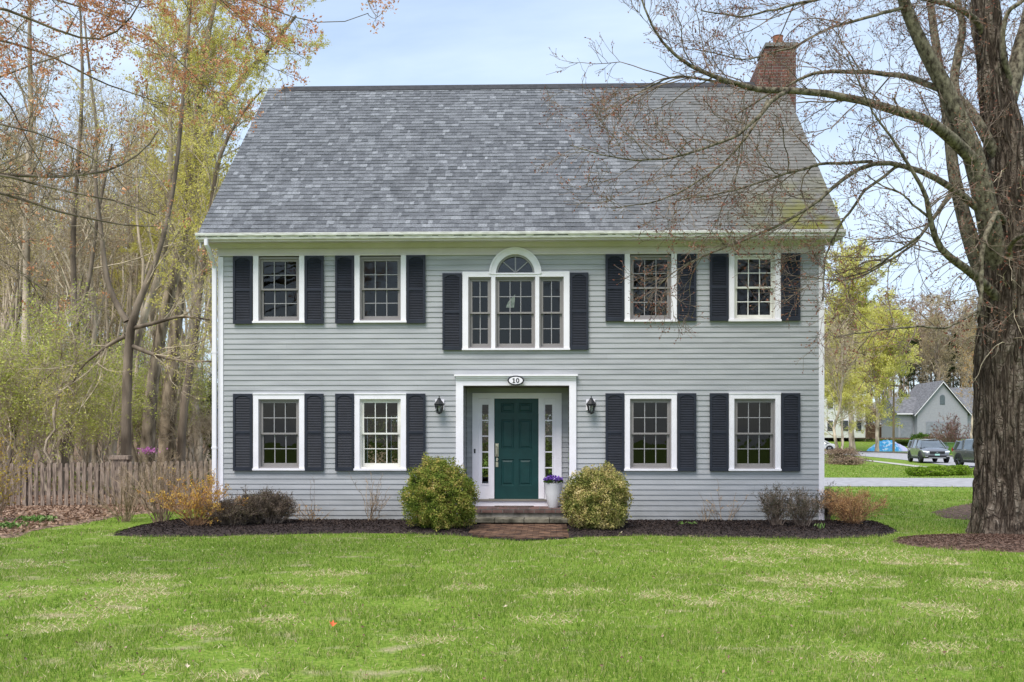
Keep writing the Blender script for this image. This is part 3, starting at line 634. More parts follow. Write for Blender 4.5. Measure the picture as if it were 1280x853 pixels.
def casing(xa, xb, za, zb, head, w=CW):
    m = MB(); y0, y1 = -.052, -.001
    m.box(xa, y0, za+.04, xa+w, y1, zb); m.box(xb-w, y0, za+.04, xb, y1, zb)
    m.box(xa-.012, y0-.022, za-.0, xb+.012, y1, za+.04)
    if head: m.box(xa+w, y0+.002, zb-w*.9, xb-w, y1, zb); m.box(xa-.004, y0-.012, zb, xb+.004, y1, zb+.022)
    return m.build('window', MT['white'], house)
pale = (mat('pale_sash', (.68,.66,.62), .5), mat('pale_muntin', (.78,.77,.75), .5))
for i, (a, b, c, d, h) in enumerate(WIN):
    w = casing(a, b, c, d if h else 5.374, h); light = i in (3, 6)
    hung(a+CW, b-CW, c+.042, (d-CW*.9) if h else 5.345, w, 3, *(pale if light else (None, None)))
# three-part window with fanlight
m = MB(); y0, y1 = -.055, -.001; cw = .115; xm0, xm1 = fx(616.8), fx(671.6)
m.box(PX0, y0, PZ0+.035, PX0+cw, y1, PZS+.04); m.box(PX1-cw, y0, PZ0+.035, PX1, y1, PZS+.04); m.box(PX0-.01, y0-.02, PZ0, PX1+.01, y1, PZ0+.035)
m.box(PX0+cw, y0+.002, PZS-.065, PC-RIN, y1, PZS+.038); m.box(PC+RIN, y0+.002, PZS-.065, PX1-cw, y1, PZS+.038); m.box(PC-RIN, y0+.002, PZS-.065, PC+RIN, y1, PZS+.004); m.box(xm0-.04, y0+.004, PZ0+.035, xm0+.04, .12, PZS-.066); m.box(xm1-.04, y0+.004, PZ0+.035, xm1+.04, .12, PZS-.066)
w3 = m.build('palladian_window', MT['white'], house)
def arc(m, r0, r1, ya, yb, n=28, zc=PZS):
    for i in range(n):
        a, b = pi*i/n, pi*(i+1)/n; q = [(PC+r*cos(t), zc+r*sin(t)) for r, t in ((r0, a), (r1, a), (r1, b), (r0, b))]
        m.prism(q, lambda u, v: (u, ya, v), lambda u, v: (u, yb, v))
m = MB(); arc(m, RIN, ROUT, y0-.008, y1); arc(m, ROUT-.03, ROUT+.008, y0-.02, y0-.008); m.box(PC-ROUT, y0-.012, PZS-.018, PC+ROUT, y0-.001, PZS+.010); m.build('arch_casing', MT['white'], w3)
m = MB(); arc(m, RIN-.035, RIN-.002, -.01, .10); m.box(PC-RIN+.0, -.005, PZS-.002, PC+RIN, .1, PZS+.03)
for a in (45, 90, 135):
    ca, sa = cos(R_(a)), sin(R_(a)); nx_, nz_ = -sa*.011, ca*.011; q = [(PC+nx_, PZS+.03+nz_), (PC-nx_, PZS+.03-nz_), (PC+ca*(RIN-.035)-nx_, PZS+sa*(RIN-.035)-nz_), (PC+ca*(RIN-.035)+nx_, PZS+sa*(RIN-.035)+nz_)]
    m.prism(q, lambda u, v: (u, .02, v), lambda u, v: (u, .045, v))
m.build('fanlight_frame', MT['muntin'], w3)
m = MB(); m.prism([(PC+(RIN-.02)*cos(pi*i/20), PZS+.01+(RIN-.02)*sin(pi*i/20)) for i in range(21)], lambda u, v: (u, .05, v), lambda u, v: (u, .053, v)); m.build('fanlight_pane', MT['glass'], w3)
for a, b, c in ((PX0+cw, xm0-.04, 2), (xm0+.04, xm1-.04, 3), (xm1+.04, PX1-cw, 2)): hung(a, b, PZ0+.037, PZS-.067, w3, c)
# entry surround
m = MB(); ex0, ex1, ez = fx(570.2), fx(720.2), Z(470.2)
m.box(ex0, -.06, .10, EX0, -.0, EZ1+.05); m.box(EX1, -.06, .10, ex1, -.0, EZ1+.05); m.box(ex0, -.058, EZ1+.0, ex1, .0, ez-.05); m.box(EX0, -.0, EZ1, EX1, .03, EZ1+.06)
m.box(ex0-.0, -.10, ez-.05, ex1+.0, .0, ez-.01); m.box(ex0-.03, -.13, ez-.01, ex1+.03, .0, ez+.025); m.box(ex0, -.075, ez-.085, ex1, -.058, ez-.05)
m.build('entry_surround', MT['white'], house)
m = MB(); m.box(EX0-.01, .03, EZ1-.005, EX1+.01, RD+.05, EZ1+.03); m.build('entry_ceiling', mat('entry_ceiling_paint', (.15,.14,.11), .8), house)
# door unit
YD = RD; dxa, dxb = fx(617.9, YD), fx(673.2, YD); zsill = Z(624, YD); zdt = Z(498.4, YD); m = MB()
m.box(DX0, YD-.045, zsill+.02, DX0+.12, YD-.0, DZ1); m.box(DX1-.12, YD-.045, zsill+.02, DX1, YD-.0, DZ1); m.box(DX0+.12, YD-.043, zdt, DX1-.12, YD, DZ1)
m.box(dxa-.115, YD-.04, zsill+.01, dxa, YD+.04, zdt-.001) ; m.box(dxb, YD-.04, zsill+.01, dxb+.115, YD+.04, zdt-.001)
df = m.build('door_frame', MT['white'], house)
m = MB(); m.box(DX0-.02, YD-.12, .305, DX1+.02, YD+.03, zsill-.03); m.build('sill_board', MT['white'], house)
m = MB(); m.box(DX0, YD-.15, zsill-.03, DX1, YD+.06, zsill-.002); m.build('threshold', mat('bronze_threshold', (.22,.20,.17), .5), house)
def sidelight(xa, xb, ga, gb):
    m = MB(); z0, z1 = Z(604.6, YD), Z(506, YD); m.box(xa, YD-.012, zsill, ga, YD+.035, zdt-.002); m.box(gb, YD-.012, zsill, xb, YD+.035, zdt-.002)
    m.box(ga, YD-.012, zsill, gb, YD+.035, z0); m.box(ga, YD-.012, z1, gb, YD+.035, zdt-.002); m.box(ga-.03, YD-.022, z0-.03, gb+.03, YD-.012, z0); m.box(ga-.03, YD-.022, z1, gb+.03, YD-.012, z1+.03)
    m.box(ga-.03, YD-.022, z0, ga, YD-.012, z1); m.box(gb, YD-.022, z0, gb+.03, YD-.012, z1)
    for i in range(1, 5): z = z0+(z1-z0)*i/5; m.box(ga, YD-.008, z-.012, gb, YD+.012, z+.012)
    s = m.build('sidelight', MT['white'], house); m = MB(); m.quad((ga, YD+.015, z0), (gb, YD+.015, z0), (gb, YD+.015, z1), (ga, YD+.015, z1)); m.build('pane', MT['glass'], s)
sidelight(DX0+.121, dxa-.116, fx(602.6, YD), fx(610.6, YD)); sidelight(dxb+.116, DX1-.121, fx(681.4, YD), fx(690.2, YD))
m = MB(); dw = dxb-dxa; dh = zdt-zsill; y = YD+.005; yb = YD+.05
def pz(f): return zsill+dh*f
PAN = [(x0, x1, z0, z1) for x0, x1 in ((.155,.445),(.555,.845)) for z0, z1 in ((.135,.395),(.50,.79),(.862,.955))]
PAN = [(dxa+dw*a, dxa+dw*b, pz(c), pz(d)) for a, b, c, d in PAN]
cutwall(m, dxa+.003, dxb-.003, zsill, zdt-.003, PAN, lambda u, z: (u, y, z)); m.box(dxa+.003, yb-.01, zsill, dxb-.003, yb, zdt-.003)
for a, b, c, d in PAN:
    rings = [(0, 0), (.012, .014), (.028, .014), (.052, .003)]
    vs = []
    for i, dep in rings: vs += [(a+i, y+dep, c+i), (b-i, y+dep, c+i), (b-i, y+dep, d-i), (a+i, y+dep, d-i)]
    fs = [(k*4+j, k*4+(j+1) % 4, (k+1)*4+(j+1) % 4, (k+1)*4+j) for k in range(3) for j in range(4)]+[(12,13,14,15)]; m.add(vs, fs)
door = m.build('front_door', MT['door'], house)
m = MB(); hx = fx(621.2, YD); m.box(hx-.032, y-.012, Z(571, YD), hx+.032, y-.001, Z(555, YD)); m.tube([(hx, y-.01, Z(558, YD)), (hx, y-.06, Z(560, YD)), (hx, y-.065, Z(568, YD)), (hx, y-.02, Z(572.5, YD))], .014, 8)
m.box(hx-.026, y-.014, Z(584, YD), hx+.026, y-.001, Z(578, YD)); m.lathe([(.02,0),(.02,.012)], (hx+.02, y-.02, Z(574.5, YD)), 10); m.box(hx-.018, y-.03, Z(577, YD), hx+.018, y-.001, Z(573, YD)); m.build('door_handle', MT['nickel'], door, bevel=.003)
m = MB(); q = at(593.4, 564, YD-.05); m.box(q[0]-.016, YD-.058, q[2]-.045, q[0]+.016, YD-.046, q[2]+.045); m.build('doorbell', MT['black'], house)
# house number plaque
q = at(645, 476.2, -.06); m = MB(); n = 40
m.prism([(q[0]+.165*cos(2*pi*i/n), q[2]+.098*sin(2*pi*i/n)) for i in range(n)], lambda u, v: (u, -.135, v), lambda u, v: (u, -.158, v)); plq = m.build('house_number', MT['black'], house)
m = MB(); m.prism([(q[0]+.137*cos(2*pi*i/n), q[2]+.072*sin(2*pi*i/n)) for i in range(n)], lambda u, v: (u, -.157, v), lambda u, v: (u, -.162, v)); m.build('plaque_face', MT['white'], plq)
m = MB(); yy = -.163; cz = q[2]; X1 = q[0]-.038
def P2(poly): m.prism(poly, lambda u, v: (u, yy, v), lambda u, v: (u, yy-.004, v))
P2([(X1-.011,cz-.042),(X1+.011,cz-.042),(X1+.011,cz+.045),(X1-.005,cz+.045),(X1-.011,cz+.036)]); P2([(X1-.028,cz-.048),(X1+.028,cz-.048),(X1+.028,cz-.036),(X1-.028,cz-.036)]); P2([(X1-.027,cz+.018),(X1-.011,cz+.028),(X1-.011,cz+.044),(X1-.027,cz+.034)])
X2 = q[0]+.036
for i in range(20):
    a, b = 2*pi*i/20, 2*pi*(i+1)/20; P2([(X2+.034*cos(a), cz+.048*sin(a)), (X2+.034*cos(b), cz+.048*sin(b)), (X2+.015*cos(b), cz+.030*sin(b)), (X2+.015*cos(a), cz+.030*sin(a))])
m.build('numeral', MT['black'], plq)
# wall lanterns
for px in (550.2, 738.6):
    x, _, z = at(px, 508, 0); m = MB(); m.box(x-.095, -.04, z-.085, x+.085, -.006, z+.13); 
    lt = m.build('wall_lantern', MT['white'], house, bevel=.004)
    m = MB(); c = (x, -.17, z); m.tube([(x, -.04, z+.02), (x, -.10, z+.12), (x, -.17, z+.13)], .012, 6)
    m.lathe([(.004,.205),(.012,.18),(.006,.165),(.03,.15),(.035,.13),(.085,.06),(.105,.035),(.10,.025),(.09,.022)], c, 8)
    for k in range(6):
        a = 2*pi*k/6+.3; m.tube([(x+.088*cos(a), -.17+.088*sin(a), z+.025), (x+.055*cos(a), -.17+.055*sin(a), z-.125)], .007, 4)
    m.lathe([(.062,-.12),(.062,-.135),(.03,-.15),(.012,-.165)], c, 8); m.lathe([(.09,.02),(.094,.0),(.09,.0)], c, 8)
    m.build('lantern_body', MT['black'], lt)
    m = MB(); m.lathe([(.084,.02),(.052,-.12)], c, 6); m.build('lantern_glass', MT['lglass'], lt)
    m = MB(); m.lathe([(.012,-.12),(.012,-.05),(.03,-.03),(.02,.0)], c, 10); m.build('bulb', MT['cream'], lt)
# doorstep
MT['pbrick'] = brickmat('paver_brick', (.16,.085,.07), (.10,.06,.055), (.14,.12,.11), 1.0)
MT['stone'] = mat('step_stone', (.20,.18,.155), .9, .2, 6, bump=.4, bscale=25, col2=(.30,.275,.24))
MT['stone_old'] = mat('weathered_stone', (.075,.07,.05), .95, .35, 5, bump=.5, bscale=20, col2=(.17,.155,.12))
stx0, stx1 = -.98, 1.05
m = MB(); m.box(EX0+.01, -.02, .225, EX1-.01, RD, .302); k = 0
for i in range(10):
    a = EX0-.13+i*(EX1-EX0+.26)/10; m.box(a+.004, -.10, .222, a+(EX1-EX0+.26)/10-.004, -.02, .304)
lp = m.build('doorstep', MT['pbrick'], house)
m = MB(); m.box(stx0+.1, -.06, .13, stx1-.1, .02, .221); m.build('riser', MT['stone'], lp)
m = MB(); edges = [stx0, -.46, .12, .62, stx1]
for a, b in zip(edges[:-1], edges[1:]): m.box(a+.004, -.46, .055, b-.004, -.06, .135)
m.build('step_slab', MT['stone_old'], lp, bevel=.012)
m = MB(); m.box(stx0+.06, -.36, -.1, stx1-.06, .02, .055); m.build('step_base', mat('step_base', (.03,.028,.024), .95), lp)
wm = brickmat('path_brick', (.12,.060,.045), (.085,.05,.045), (.07,.055,.045), 1.0); wm.node_tree.nodes['Mapping'].inputs['Rotation'].default_value = (0,0,0)
sheet('brick_path', [(p[0], p[1]) for p in WALK], .022, MT['mulch'], .08)
m = MB(); r = np.random.default_rng(9)
for j in range(24):
    for i in range(14):
        x = -1.25+i*.21+(j % 2)*.105; y = -.5-j*.105
        if sdf([(p[0], p[1]) for p in WALK], np.array(x), np.array(y-.05)) > .03:
            h = .034+r.random()*.008; m.box(x-.1, y-.098, .0, x+.1, y, h)
m.build('path_bricks', mat('old_brick', (.075,.040,.030), .95, .35, 5, bump=.5, bscale=40, col2=(.14,.080,.050), island=.35), kind='structure')
m = MB(); m.prism([(.9*.45*cos(2*pi*i/24)-.0, .30*sin(2*pi*i/24)) for i in range(13)], lambda a, b: (a+.02+fx(640), .60-b, .303), lambda a, b: (a+.02+fx(640), .60-b, .318))
m.build('doormat', mat('coir', (.10,.07,.06), 1, .3, 30, bump=.6), label='dark half-round doormat lying on the brick doorstep', cat='doormat')
# things at the door
pot = thing('potted_pansies', (fx(691.5, .3), .3, .304), 'tall white pot of purple pansies on the doorstep right of the door', 'potted plant')
m = MB(); m.lathe([(.095,0),(.10,.01),(.135,.15),(.165,.30),(.185,.49),(.19,.50),(.175,.50),(.165,.47)], (0,0,0), 28); m.build('pot', mat('white_ceramic', (.72,.72,.74), .35, .03), pot, smooth=True)
m = MB(); m.lathe([(.17,.44),(.17,.475)], (0,0,0), 20); m.build('soil', MT['litter'], pot)
r = np.random.default_rng(5); n = 500; a = r.random(n)*2*pi; rr = np.sqrt(r.random(n))*.20; P = np.stack([rr*np.cos(a), rr*np.sin(a), .50+.05*r.random(n)+.04*(1-(rr/.2)**2)], 1)
pobj('foliage', leafmesh('foliage', r, P, (.03,.05), leafmat('pansy_leaf', [(0,(.03,.08,.02)),(1,(.10,.14,.04))])), pot)
n = 170; a = r.random(n)*2*pi; rr = np.sqrt(r.random(n))*.205; P = np.stack([rr*np.cos(a), rr*np.sin(a), .545+.05*r.random(n)+.055*(1-(rr/.2)**2)], 1)
pobj('flowers', leafmesh('flowers', r, P, (.035,.055), leafmat('pansy_petal', [(0,(.08,.03,.24)),(.5,(.20,.09,.46)),(.85,(.36,.24,.62)),(1,(.7,.6,.8))], wisl=1, transl=.3), asp=1.), pot)
q = at(638.5, 377, .16); m = MB(); pl = [(-.10,-.13),(.07,-.13),(.08,.0),(.09,.14),(.0,.05),(-.06,-.03)]
m.prism([(q[0]+a, q[2]+b) for a, b in pl], lambda u, v: (u, .125, v), lambda u, v: (u, .132, v))
m.build('window_ornament', mat('ornament', (.42,.46,.38), .6, .25, 18), label='pale angular ornament hanging inside the big arched upstairs window', cat='ornament')
# ------------------------------------------------------------------ grass blades
DRY = [(165,745,60,13),(110,765,70,9),(350,775,38,9),(70,785,60,7),(30,740,40,7),(160,722,60,5),(415,718,40,5),(180,832,38,7),(270,845,60,7),(400,737,60,6),
       (870,752,42,9),(820,745,30,6),(1020,725,80,10),(1165,762,50,11),(960,745,60,8),(1075,822,34,7),(1170,810,42,8),(700,775,60,6),(1000,688,110,8),(1130,700,60,7),(940,700,60,6),(585,735,30,4),(720,740,60,5),(250,790,40,6),(1240,730,50,8),(40,705,70,5),(520,800,40,5)]
DRYW = []
for _p in DRY:
    _c = gr(_p[0], _p[1]); DRYW.append((_c[0], _c[1], _p[2]/FPX*(_c[1]-CAM[1]), abs(gr(_p[0], _p[1]-_p[3])[1]-gr(_p[0], _p[1]+_p[3])[1])/2))
def dryness(x, y):
    m = np.full(x.shape, -1.)
    for a, b, c, d in DRYW: m = np.maximum(m, 1-np.sqrt(((x-a)/c)**2+((y-b)/d)**2))
    return np.clip(m+.26, -.45, 1)+(fbm(x*2.6+7, y*2.2, 41, 5)-.5)*1.7
def grass():
    r = np.random.default_rng(11); out = []
    bands = [(5.6, 8.5, 2600, .0055), (8.5, 12, 1500, .007), (12, 18, 800, .0085), (18, 30, 240, .015), (30, 60, 50, .032)]
    for d0, d1, dens, wd in bands:
        hw = .66*d1+1.2; n = int((d1-d0)*2*hw*dens); f = d0+(d1-d0)*r.random(n); s = (r.random(n)*2-1)*hw
        k = np.abs(s) < .64*f+1.3; f = f[k]; s = s[k]
        x = CAM[0]+Fv[0]*f+Rv[0]*s; y = CAM[1]+Fv[1]*f+Rv[1]*s
        k = (lawn_mask(x, y)+(r.random(len(x))-.5)*.10 > 0) & ~((x > 24) & (y > 10)) ; x, y, f = x[k], y[k], f[k]
        bare = .55*fbm(x*1.3+3, y*1.1, 21, 6)+.3*fbm(x*5, y*4.5, 23, 4)+.15*fbm(x*.22+1, y*.25+4, 29, 2)+.03*np.clip(-x/4, -1, 1); dr = dryness(x, y); k = (r.random(len(x)) > np.clip((bare-.53)/.09, 0, .88)) & (r.random(len(x)) > np.clip(dr*2.2, 0, .9)); x, y, bare = x[k], y[k], bare[k]
        tuft = fbm(x*2.2, y*2.2, 31, 3); h = (.022+.044*np.clip((tuft-.3)*1.8, 0, 1))*(.6+.7*r.random(len(x))); h *= np.where(d0 > 17, 1.2, 1)
        a = r.random(len(x))*2*pi; w = wd*(.6+.8*r.random(len(x))); lean = r.normal(size=(len(x), 2))*.45*h[:, None]
        z = np.zeros(len(x))-.012; c, s_ = np.cos(a)*w/2, np.sin(a)*w/2
        V = np.stack([np.stack([x-c, y-s_, z], 1), np.stack([x+c, y+s_, z], 1), np.stack([x+lean[:, 0], y+lean[:, 1], z+h+.012], 1)], 1)
        out.append(V.reshape(-1, 3))
    V = np.concatenate(out); F = np.arange(len(V)).reshape(-1, 3)
    m, nt, N, L, P = newmat('grass_blade'); N.remove(P); o = N['Material Output']; g = N.new('ShaderNodeNewGeometry')
    def noise(sc): n = N.new('ShaderNodeTexNoise'); n.inputs['Scale'].default_value = sc; n.inputs['Detail'].default_value = 7; n.inputs['Roughness'].default_value = .62; L.new(g.outputs['Position'], n.inputs[0]); return n.outputs[0]
    mm = N.new('ShaderNodeMix'); mm.data_type = 'FLOAT'; mm.inputs[0].default_value = .5; L.new(noise(.9), mm.inputs[2]); L.new(g.outputs['Random Per Island'], mm.inputs[3])
    rp = N.new('ShaderNodeValToRGB'); cr = rp.color_ramp
    for _ in range(3): cr.elements.new(.5)
    for e, (p, c) in zip(cr.elements, [(.15,(.072,.138,.018)),(.38,(.132,.235,.030)),(.52,(.215,.32,.046)),(.66,(.33,.38,.09)),(.77,(.60,.52,.29))]): e.position = p; e.color = c4(c)
    L.new(mm.outputs[0], rp.inputs[0])
    df = N.new('ShaderNodeBsdfDiffuse'); tr = N.new('ShaderNodeBsdfTranslucent'); ms = N.new('ShaderNodeMixShader'); ms.inputs[0].default_value = .35
    L.new(rp.outputs[0], df.inputs[0]); L.new(rp.outputs[0], tr.inputs[0]); L.new(df.outputs[0], ms.inputs[1]); L.new(tr.outputs[0], ms.inputs[2]); L.new(ms.outputs[0], o.inputs[0])
    link('grass', npmesh('grass', V, [F], m), kind='stuff')
grass()
def dry_grass():
    r = np.random.default_rng(12); out = []
    for d0, d1, dens, wd in ((5.6, 8.5, 1700, .006), (8.5, 12, 1000, .008), (12, 18, 520, .011)):
        hw = .66*d1+1.2; n = int((d1-d0)*2*hw*dens); f = d0+(d1-d0)*r.random(n); s = (r.random(n)*2-1)*hw; x = CAM[0]+Fv[0]*f+Rv[0]*s; y = CAM[1]+Fv[1]*f+Rv[1]*s
        k = (lawn_mask(x, y) > -.03) & (r.random(n) < np.clip(dryness(x, y)*2.2, .07, 1)); x, y = x[k], y[k]; n = len(x)
        h = .012+.022*r.random(n); a = r.random(n)*2*pi; w = wd*(.6+.8*r.random(n)); lean = r.normal(size=(n, 2))*.035; c, s_ = np.cos(a)*w/2, np.sin(a)*w/2; z = np.zeros(n)
        out.append(np.stack([np.stack([x-c, y-s_, z], 1), np.stack([x+c, y+s_, z], 1), np.stack([x+lean[:, 0], y+lean[:, 1], z+h], 1)], 1).reshape(-1, 3))
    V = np.concatenate(out); link('dry_grass', npmesh('dry_grass', V, [np.arange(len(V)).reshape(-1, 3)], leafmat('straw_blade', [(0,(.30,.22,.12)),(.5,(.56,.45,.27)),(1,(.76,.66,.46))], wisl=.8, nscale=3, transl=.2)), kind='stuff')
dry_grass()

# ------------------------------------------------------------------ the big bare maple on the right
def wpts(pts, D):      # pts: (px, py, r_px[, depth]) -> x, y, z, r
    out = []
    for p in pts:
        d = p[3] if len(p) > 3 else D; q = pd(p[0], p[1], d); out.append((q[0], q[1], q[2], p[2]*d/FPX))
    return np.array(out)
def maple():
    r = np.random.default_rng(42); D = 16.7; base = gr(1256, 669); root = (base[0], base[1], 0)
    t = thing('bare_maple_tree', root, 'massive bare maple with furrowed trunk at the right, spreading over the roof', 'tree')
    O = np.array(root)
    # trunk: fissured column
    prof = [(1261,676,46),(1261,664,43),(1261,645,40),(1262,600,38),(1263,520,37.5),(1264,450,39),(1265,400,36.5),(1264,330,34),(1264,260,31),(1260,200,26),(1250,150,21),(1242,110,17.5),(1238,60,16),(1232,0,15),(1226,-80,14),(1222,-220,8)]
    C = resample(wpts(prof, D), 330); n = 150; a = np.arange(n)*2*pi/n
    Zs = C[:, 2][:, None]; A = np.tile(a[None], (len(C), 1)); rad = C[:, 3][:, None]*np.ones_like(A)
    twist = A+Zs*.06; u = twist/(2*pi)
    rid = np.abs(vnoise((u*46+1.1*vnoise(u*12, Zs*2.0, 4, 12)) % 46, Zs*1.5, 1, 46)-.5)*2; rid2 = np.abs(vnoise((u*60) % 60, Zs*4.5, 2, 60)-.5)*2
    dsp = (np.minimum(rid, .42)-.2)*.13+(rid2-.5)*.028+(vnoise((u*150) % 150, Zs*14, 6, 150)-.5)*.014
    big = (vnoise((u*5) % 5, Zs*.5, 8, 5)-.5)*.14+np.exp(-np.maximum(Zs, 0)*2.8)*(.06+.11*np.sin(A*5+1)+.06*np.sin(A*9))
    rad = rad*(1+big)+dsp*np.clip(rad/.45, .2, 1)
    V = np.stack([C[:, 0][:, None]+rad*np.cos(A), C[:, 1][:, None]+rad*np.sin(A), C[:, 2][:, None]+0*A], -1).reshape(-1, 3)-O
    I = (np.arange(len(C)-1)[:, None]*n); j = np.arange(n)[None]; F = np.stack([I+j, I+(j+1) % n, I+n+(j+1) % n, I+n+j], -1).reshape(-1, 4)
    pobj('trunk', npmesh('trunk', V, [F], MT['bark'], True), t)
    limbs = [  # (px, py, radius px, depth)
     [(1246,330,15,16.6),(1234,280,15,16.3),(1224,220,14,16.1),(1218,196,13.5,16),(1202,155,12.5,15.9),(1182,113,11,15.8),(1166,82,9.5,15.7),(1148,52,8.5,15.6),(1128,0,7.5,15.5),(1110,-60,6,15.3),(1085,-150,3.5,15)],
     [(1245,400,13,16.9),(1223,321,12,16.9),(1208,288,10,17),(1202,265,9,17),(1195,230,8,17.1),(1190,200,7.5,17.1),(1184,140,6.5,17.2),(1174,80,5.5,17.4),(1164,20,5,17.5),(1160,-40,4,17.6),(1150,-130,2.5,17.7)],
     [(1235,180,7.5,16.5),(1226,157,6.5,16.4),(1212,134,6,16.6),(1193,120,5,17),(1192,95,6,17.1),(1200,60,5.5,17.2),(1206,35,4.5,17.2),(1196,5,4,17.2),(1185,-60,3,17.2)],
     [(1216,200,8.5,15.9),(1197,180,8.5,15.7),(1172,157,7.5,15.4),(1159,149,6.8,15.3),(1135,144,6.2,15.1),(1110,136,5.6,15),(1085,129,5.2,14.9),(1040,119,4.8,14.8),(999,113,4.4,14.7),(965,113,4.0,14.6),(945,111,3.8,14.6),(917,102,3.4,14.5),(881,91,2.8,14.4),(850,75,2.2,14.3),(822,45,1.6,14.2),(804,0,1.2,14.1),(795,-40,.9,14)],
     [(985,114,3.0,14.65),(972,118,3,14.5),(954,140,2.8,14.3),(922,168,2.3,14.1),(881,183,1.9,13.9),(836,197,1.5,13.8),(790,200,1.1,13.7),(740,188,.8,13.7),(708,180,.6,13.7)],
     [(925,104,2.2,14.5),(900,103,1.9,14.5),(854,97,1.6,14.7),(813,109,1.2,14.9),(780,130,.9,15),(745,160,.6,15)],
     [(1184,116,4.5,15.8),(1164,107,4.2,15.9),(1126,95,3.6,16.2),(1085,91,3.1,16.5),(1040,91,2.8,16.8),(1013,95,2.3,17),(980,112,1.8,17.2),(955,124,1.4,17.3),(920,150,1,17.4)],
     [(1224,262,5.5,16.2),(1198,238,4.8,16),(1171,222,4.2,15.8),(1126,204,3.6,15.6),(1090,202,3.1,15.5),(1058,222,2.7,15.4),(1031,249,2.3,15.3),(990,276,1.9,15.2),(945,299,1.5,15.2),(905,311,1.2,15.2),(875,325,1.0,15.2),(838,342,.8,15.2),(826,358,.6,15.2)],
     [(1238,362,6.5,16.4),(1223,347,6,16.1),(1205,332,5.6,15.8),(1184,319,4.8,15.5),(1172,301,4.2,15.3),(1161,272,3.6,15.2),(1163,252,3.2,15.1),(1151,226,2.7,15),(1143,215,2.4,14.9),(1120,170,1.8,14.8),(1090,140,1.2,14.7),(1060,60,.8,14.5)],
     [(1161,272,2,15.2),(1146,259,1.6,15.1),(1120,236,1.1,14.9),(1085,215,.7,14.7)],
     [(1250,262,3.6,16.1),(1244,275,4,16),(1233,295,3.8,15.9),(1230,324,3.4,15.85),(1231,355,3,15.85),(1227,386,2.3,15.8),(1222,400,1.5,15.8)],
     [(1262,310,3.6,16),(1272,298,3.2,15.6),(1292,288,2.6,15.2),(1330,270,2,14.8),(1370,230,1.4,14.4)],
     [(1222,30,4.6,16.6),(1210,20,4,16.3),(1190,10,3.4,16),(1158,1,2.8,15.7),(1120,-12,2.2,15.4),(1060,-30,1.4,15)],
     [(1262,120,12,16.9),(1270,85,11,17),(1277,50,9.5,17.2),(1287,10,8.5,17.3),(1300,-50,7,17.4),(1320,-150,4,17.5)],
     [(1264,100,4.5,16.5),(1256,70,4,16.3),(1254,35,3.4,16.2),(1262,8,3,16.1),(1285,-5,2.5,16),(1320,-30,2,15.9)],
     [(1284,230,14,17.2),(1296,190,12,17.4),(1305,120,11,17.7),(1325,40,9,18),(1350,-80,6,18.3)],
     [(1285,300,8,16.2),(1310,260,7,15.6),(1350,200,5.5,15),(1400,120,4,14.4),(1440,20,2.5,14)],
     [(1195,232,4,17.1),(1175,262,2.8,16.8),(1150,300,1.9,16.5),(1110,330,1.3,16.3),(1060,352,.9,16.1),(1000,342,.6,16)],
     [(1240,140,5,17.2),(1225,90,4.4,17.8),(1215,30,4,18.3),(1222,-30,3,18.6)],
     [(1150,295,2,15.3),(1118,318,1.6,15.6),(1085,338,1.2,16),(1045,352,.8,16.3)],
     [(1227,386,1.8,15.8),(1180,412,1.7,15.5),(1140,408,1.4,15.3),(1100,412,1.1,15.1),(1040,420,.7,15)],
     [(960,125,2.2,14.6),(940,165,1.9,14.5),(905,205,1.6,14.4),(860,235,1.2,14.3),(810,255,.9,14.2),(765,262,.6,14.1)],
     [(1090,202,2.4,15.5),(1030,205,2,15.3),(970,222,1.6,15.1),(910,240,1.2,15),(850,250,.8,15)],
     [(1126,204,2.2,15.6),(1080,240,1.9,15.6),(1050,285,1.6,15.6),(1030,330,1.2,15.7),(1028,380,.8,15.7)],
     [(1128,10,2.5,15.5),(1090,20,2.2,15.2),(1040,35,1.8,15),(990,62,1.4,14.8),(930,75,1,14.7),(870,60,.7,14.6)],
     [(1112,-30,2.5,15.3),(1050,-10,2.2,15),(990,5,1.8,14.8),(930,20,1.3,14.7),(880,8,.9,14.6)],
    ]
    cxs = [(p[1], p[0]) for p in prof][::-1]
    for l in limbs:
        if l[0][0] > 1214 and l[0][1] < 385 and l[0][:2] != (1216, 200): yy = l[0][1]+34; l.insert(0, (float(np.interp(yy, [c[0] for c in cxs], [c[1] for c in cxs])), yy, l[0][2]*1.1, 16.7))
    K = 26; L0 = np.array([resample(wpts(l, D), K) for l in limbs]); P0 = L0[:, :, :3]-O; R0 = L0[:, :, 3]
    # little wiggle so the traced limbs are not smooth
    P0[:, 3:] += np.cumsum(r.normal(size=P0[:, 3:].shape)*.008, axis=1)
    thick = R0[:, 0] > .095
    R0 = R0*.92; V, F = tubes([(P0[thick], R0[thick], 16), (P0[~thick], R0[~thick], 8)])
    pobj('limbs', npmesh('limbs', V, [F], MT['barkmoss'], True), t)
    ln = np.linalg.norm(P0[:, -1]-P0[:, 0], axis=1)
    cnt = np.maximum(4, (ln*3.2).astype(int))
    B1, RB1 = spawn(r, P0, R0, cnt, (25, 65), (.9, 2.2), .55, K=9, wander=.20, up=.04, tmin=.25, rmin=.0055, tip=.4, lpar=.45, rcap=.008)
    fine = (P0[:, -1, 2] > 0)
    B1b, RB1b = spawn(r, P0, R0, (ln*3.6).astype(int), (20, 60), (.3, .9), .4, K=6, wander=.22, up=.05, tmin=.3, rmin=.004)
    B2, RB2 = spawn(r, B1, RB1, 7, (25, 60), (.35, .9), .65, K=6, wander=.22, up=.06, tmin=.2, rmin=.0042)
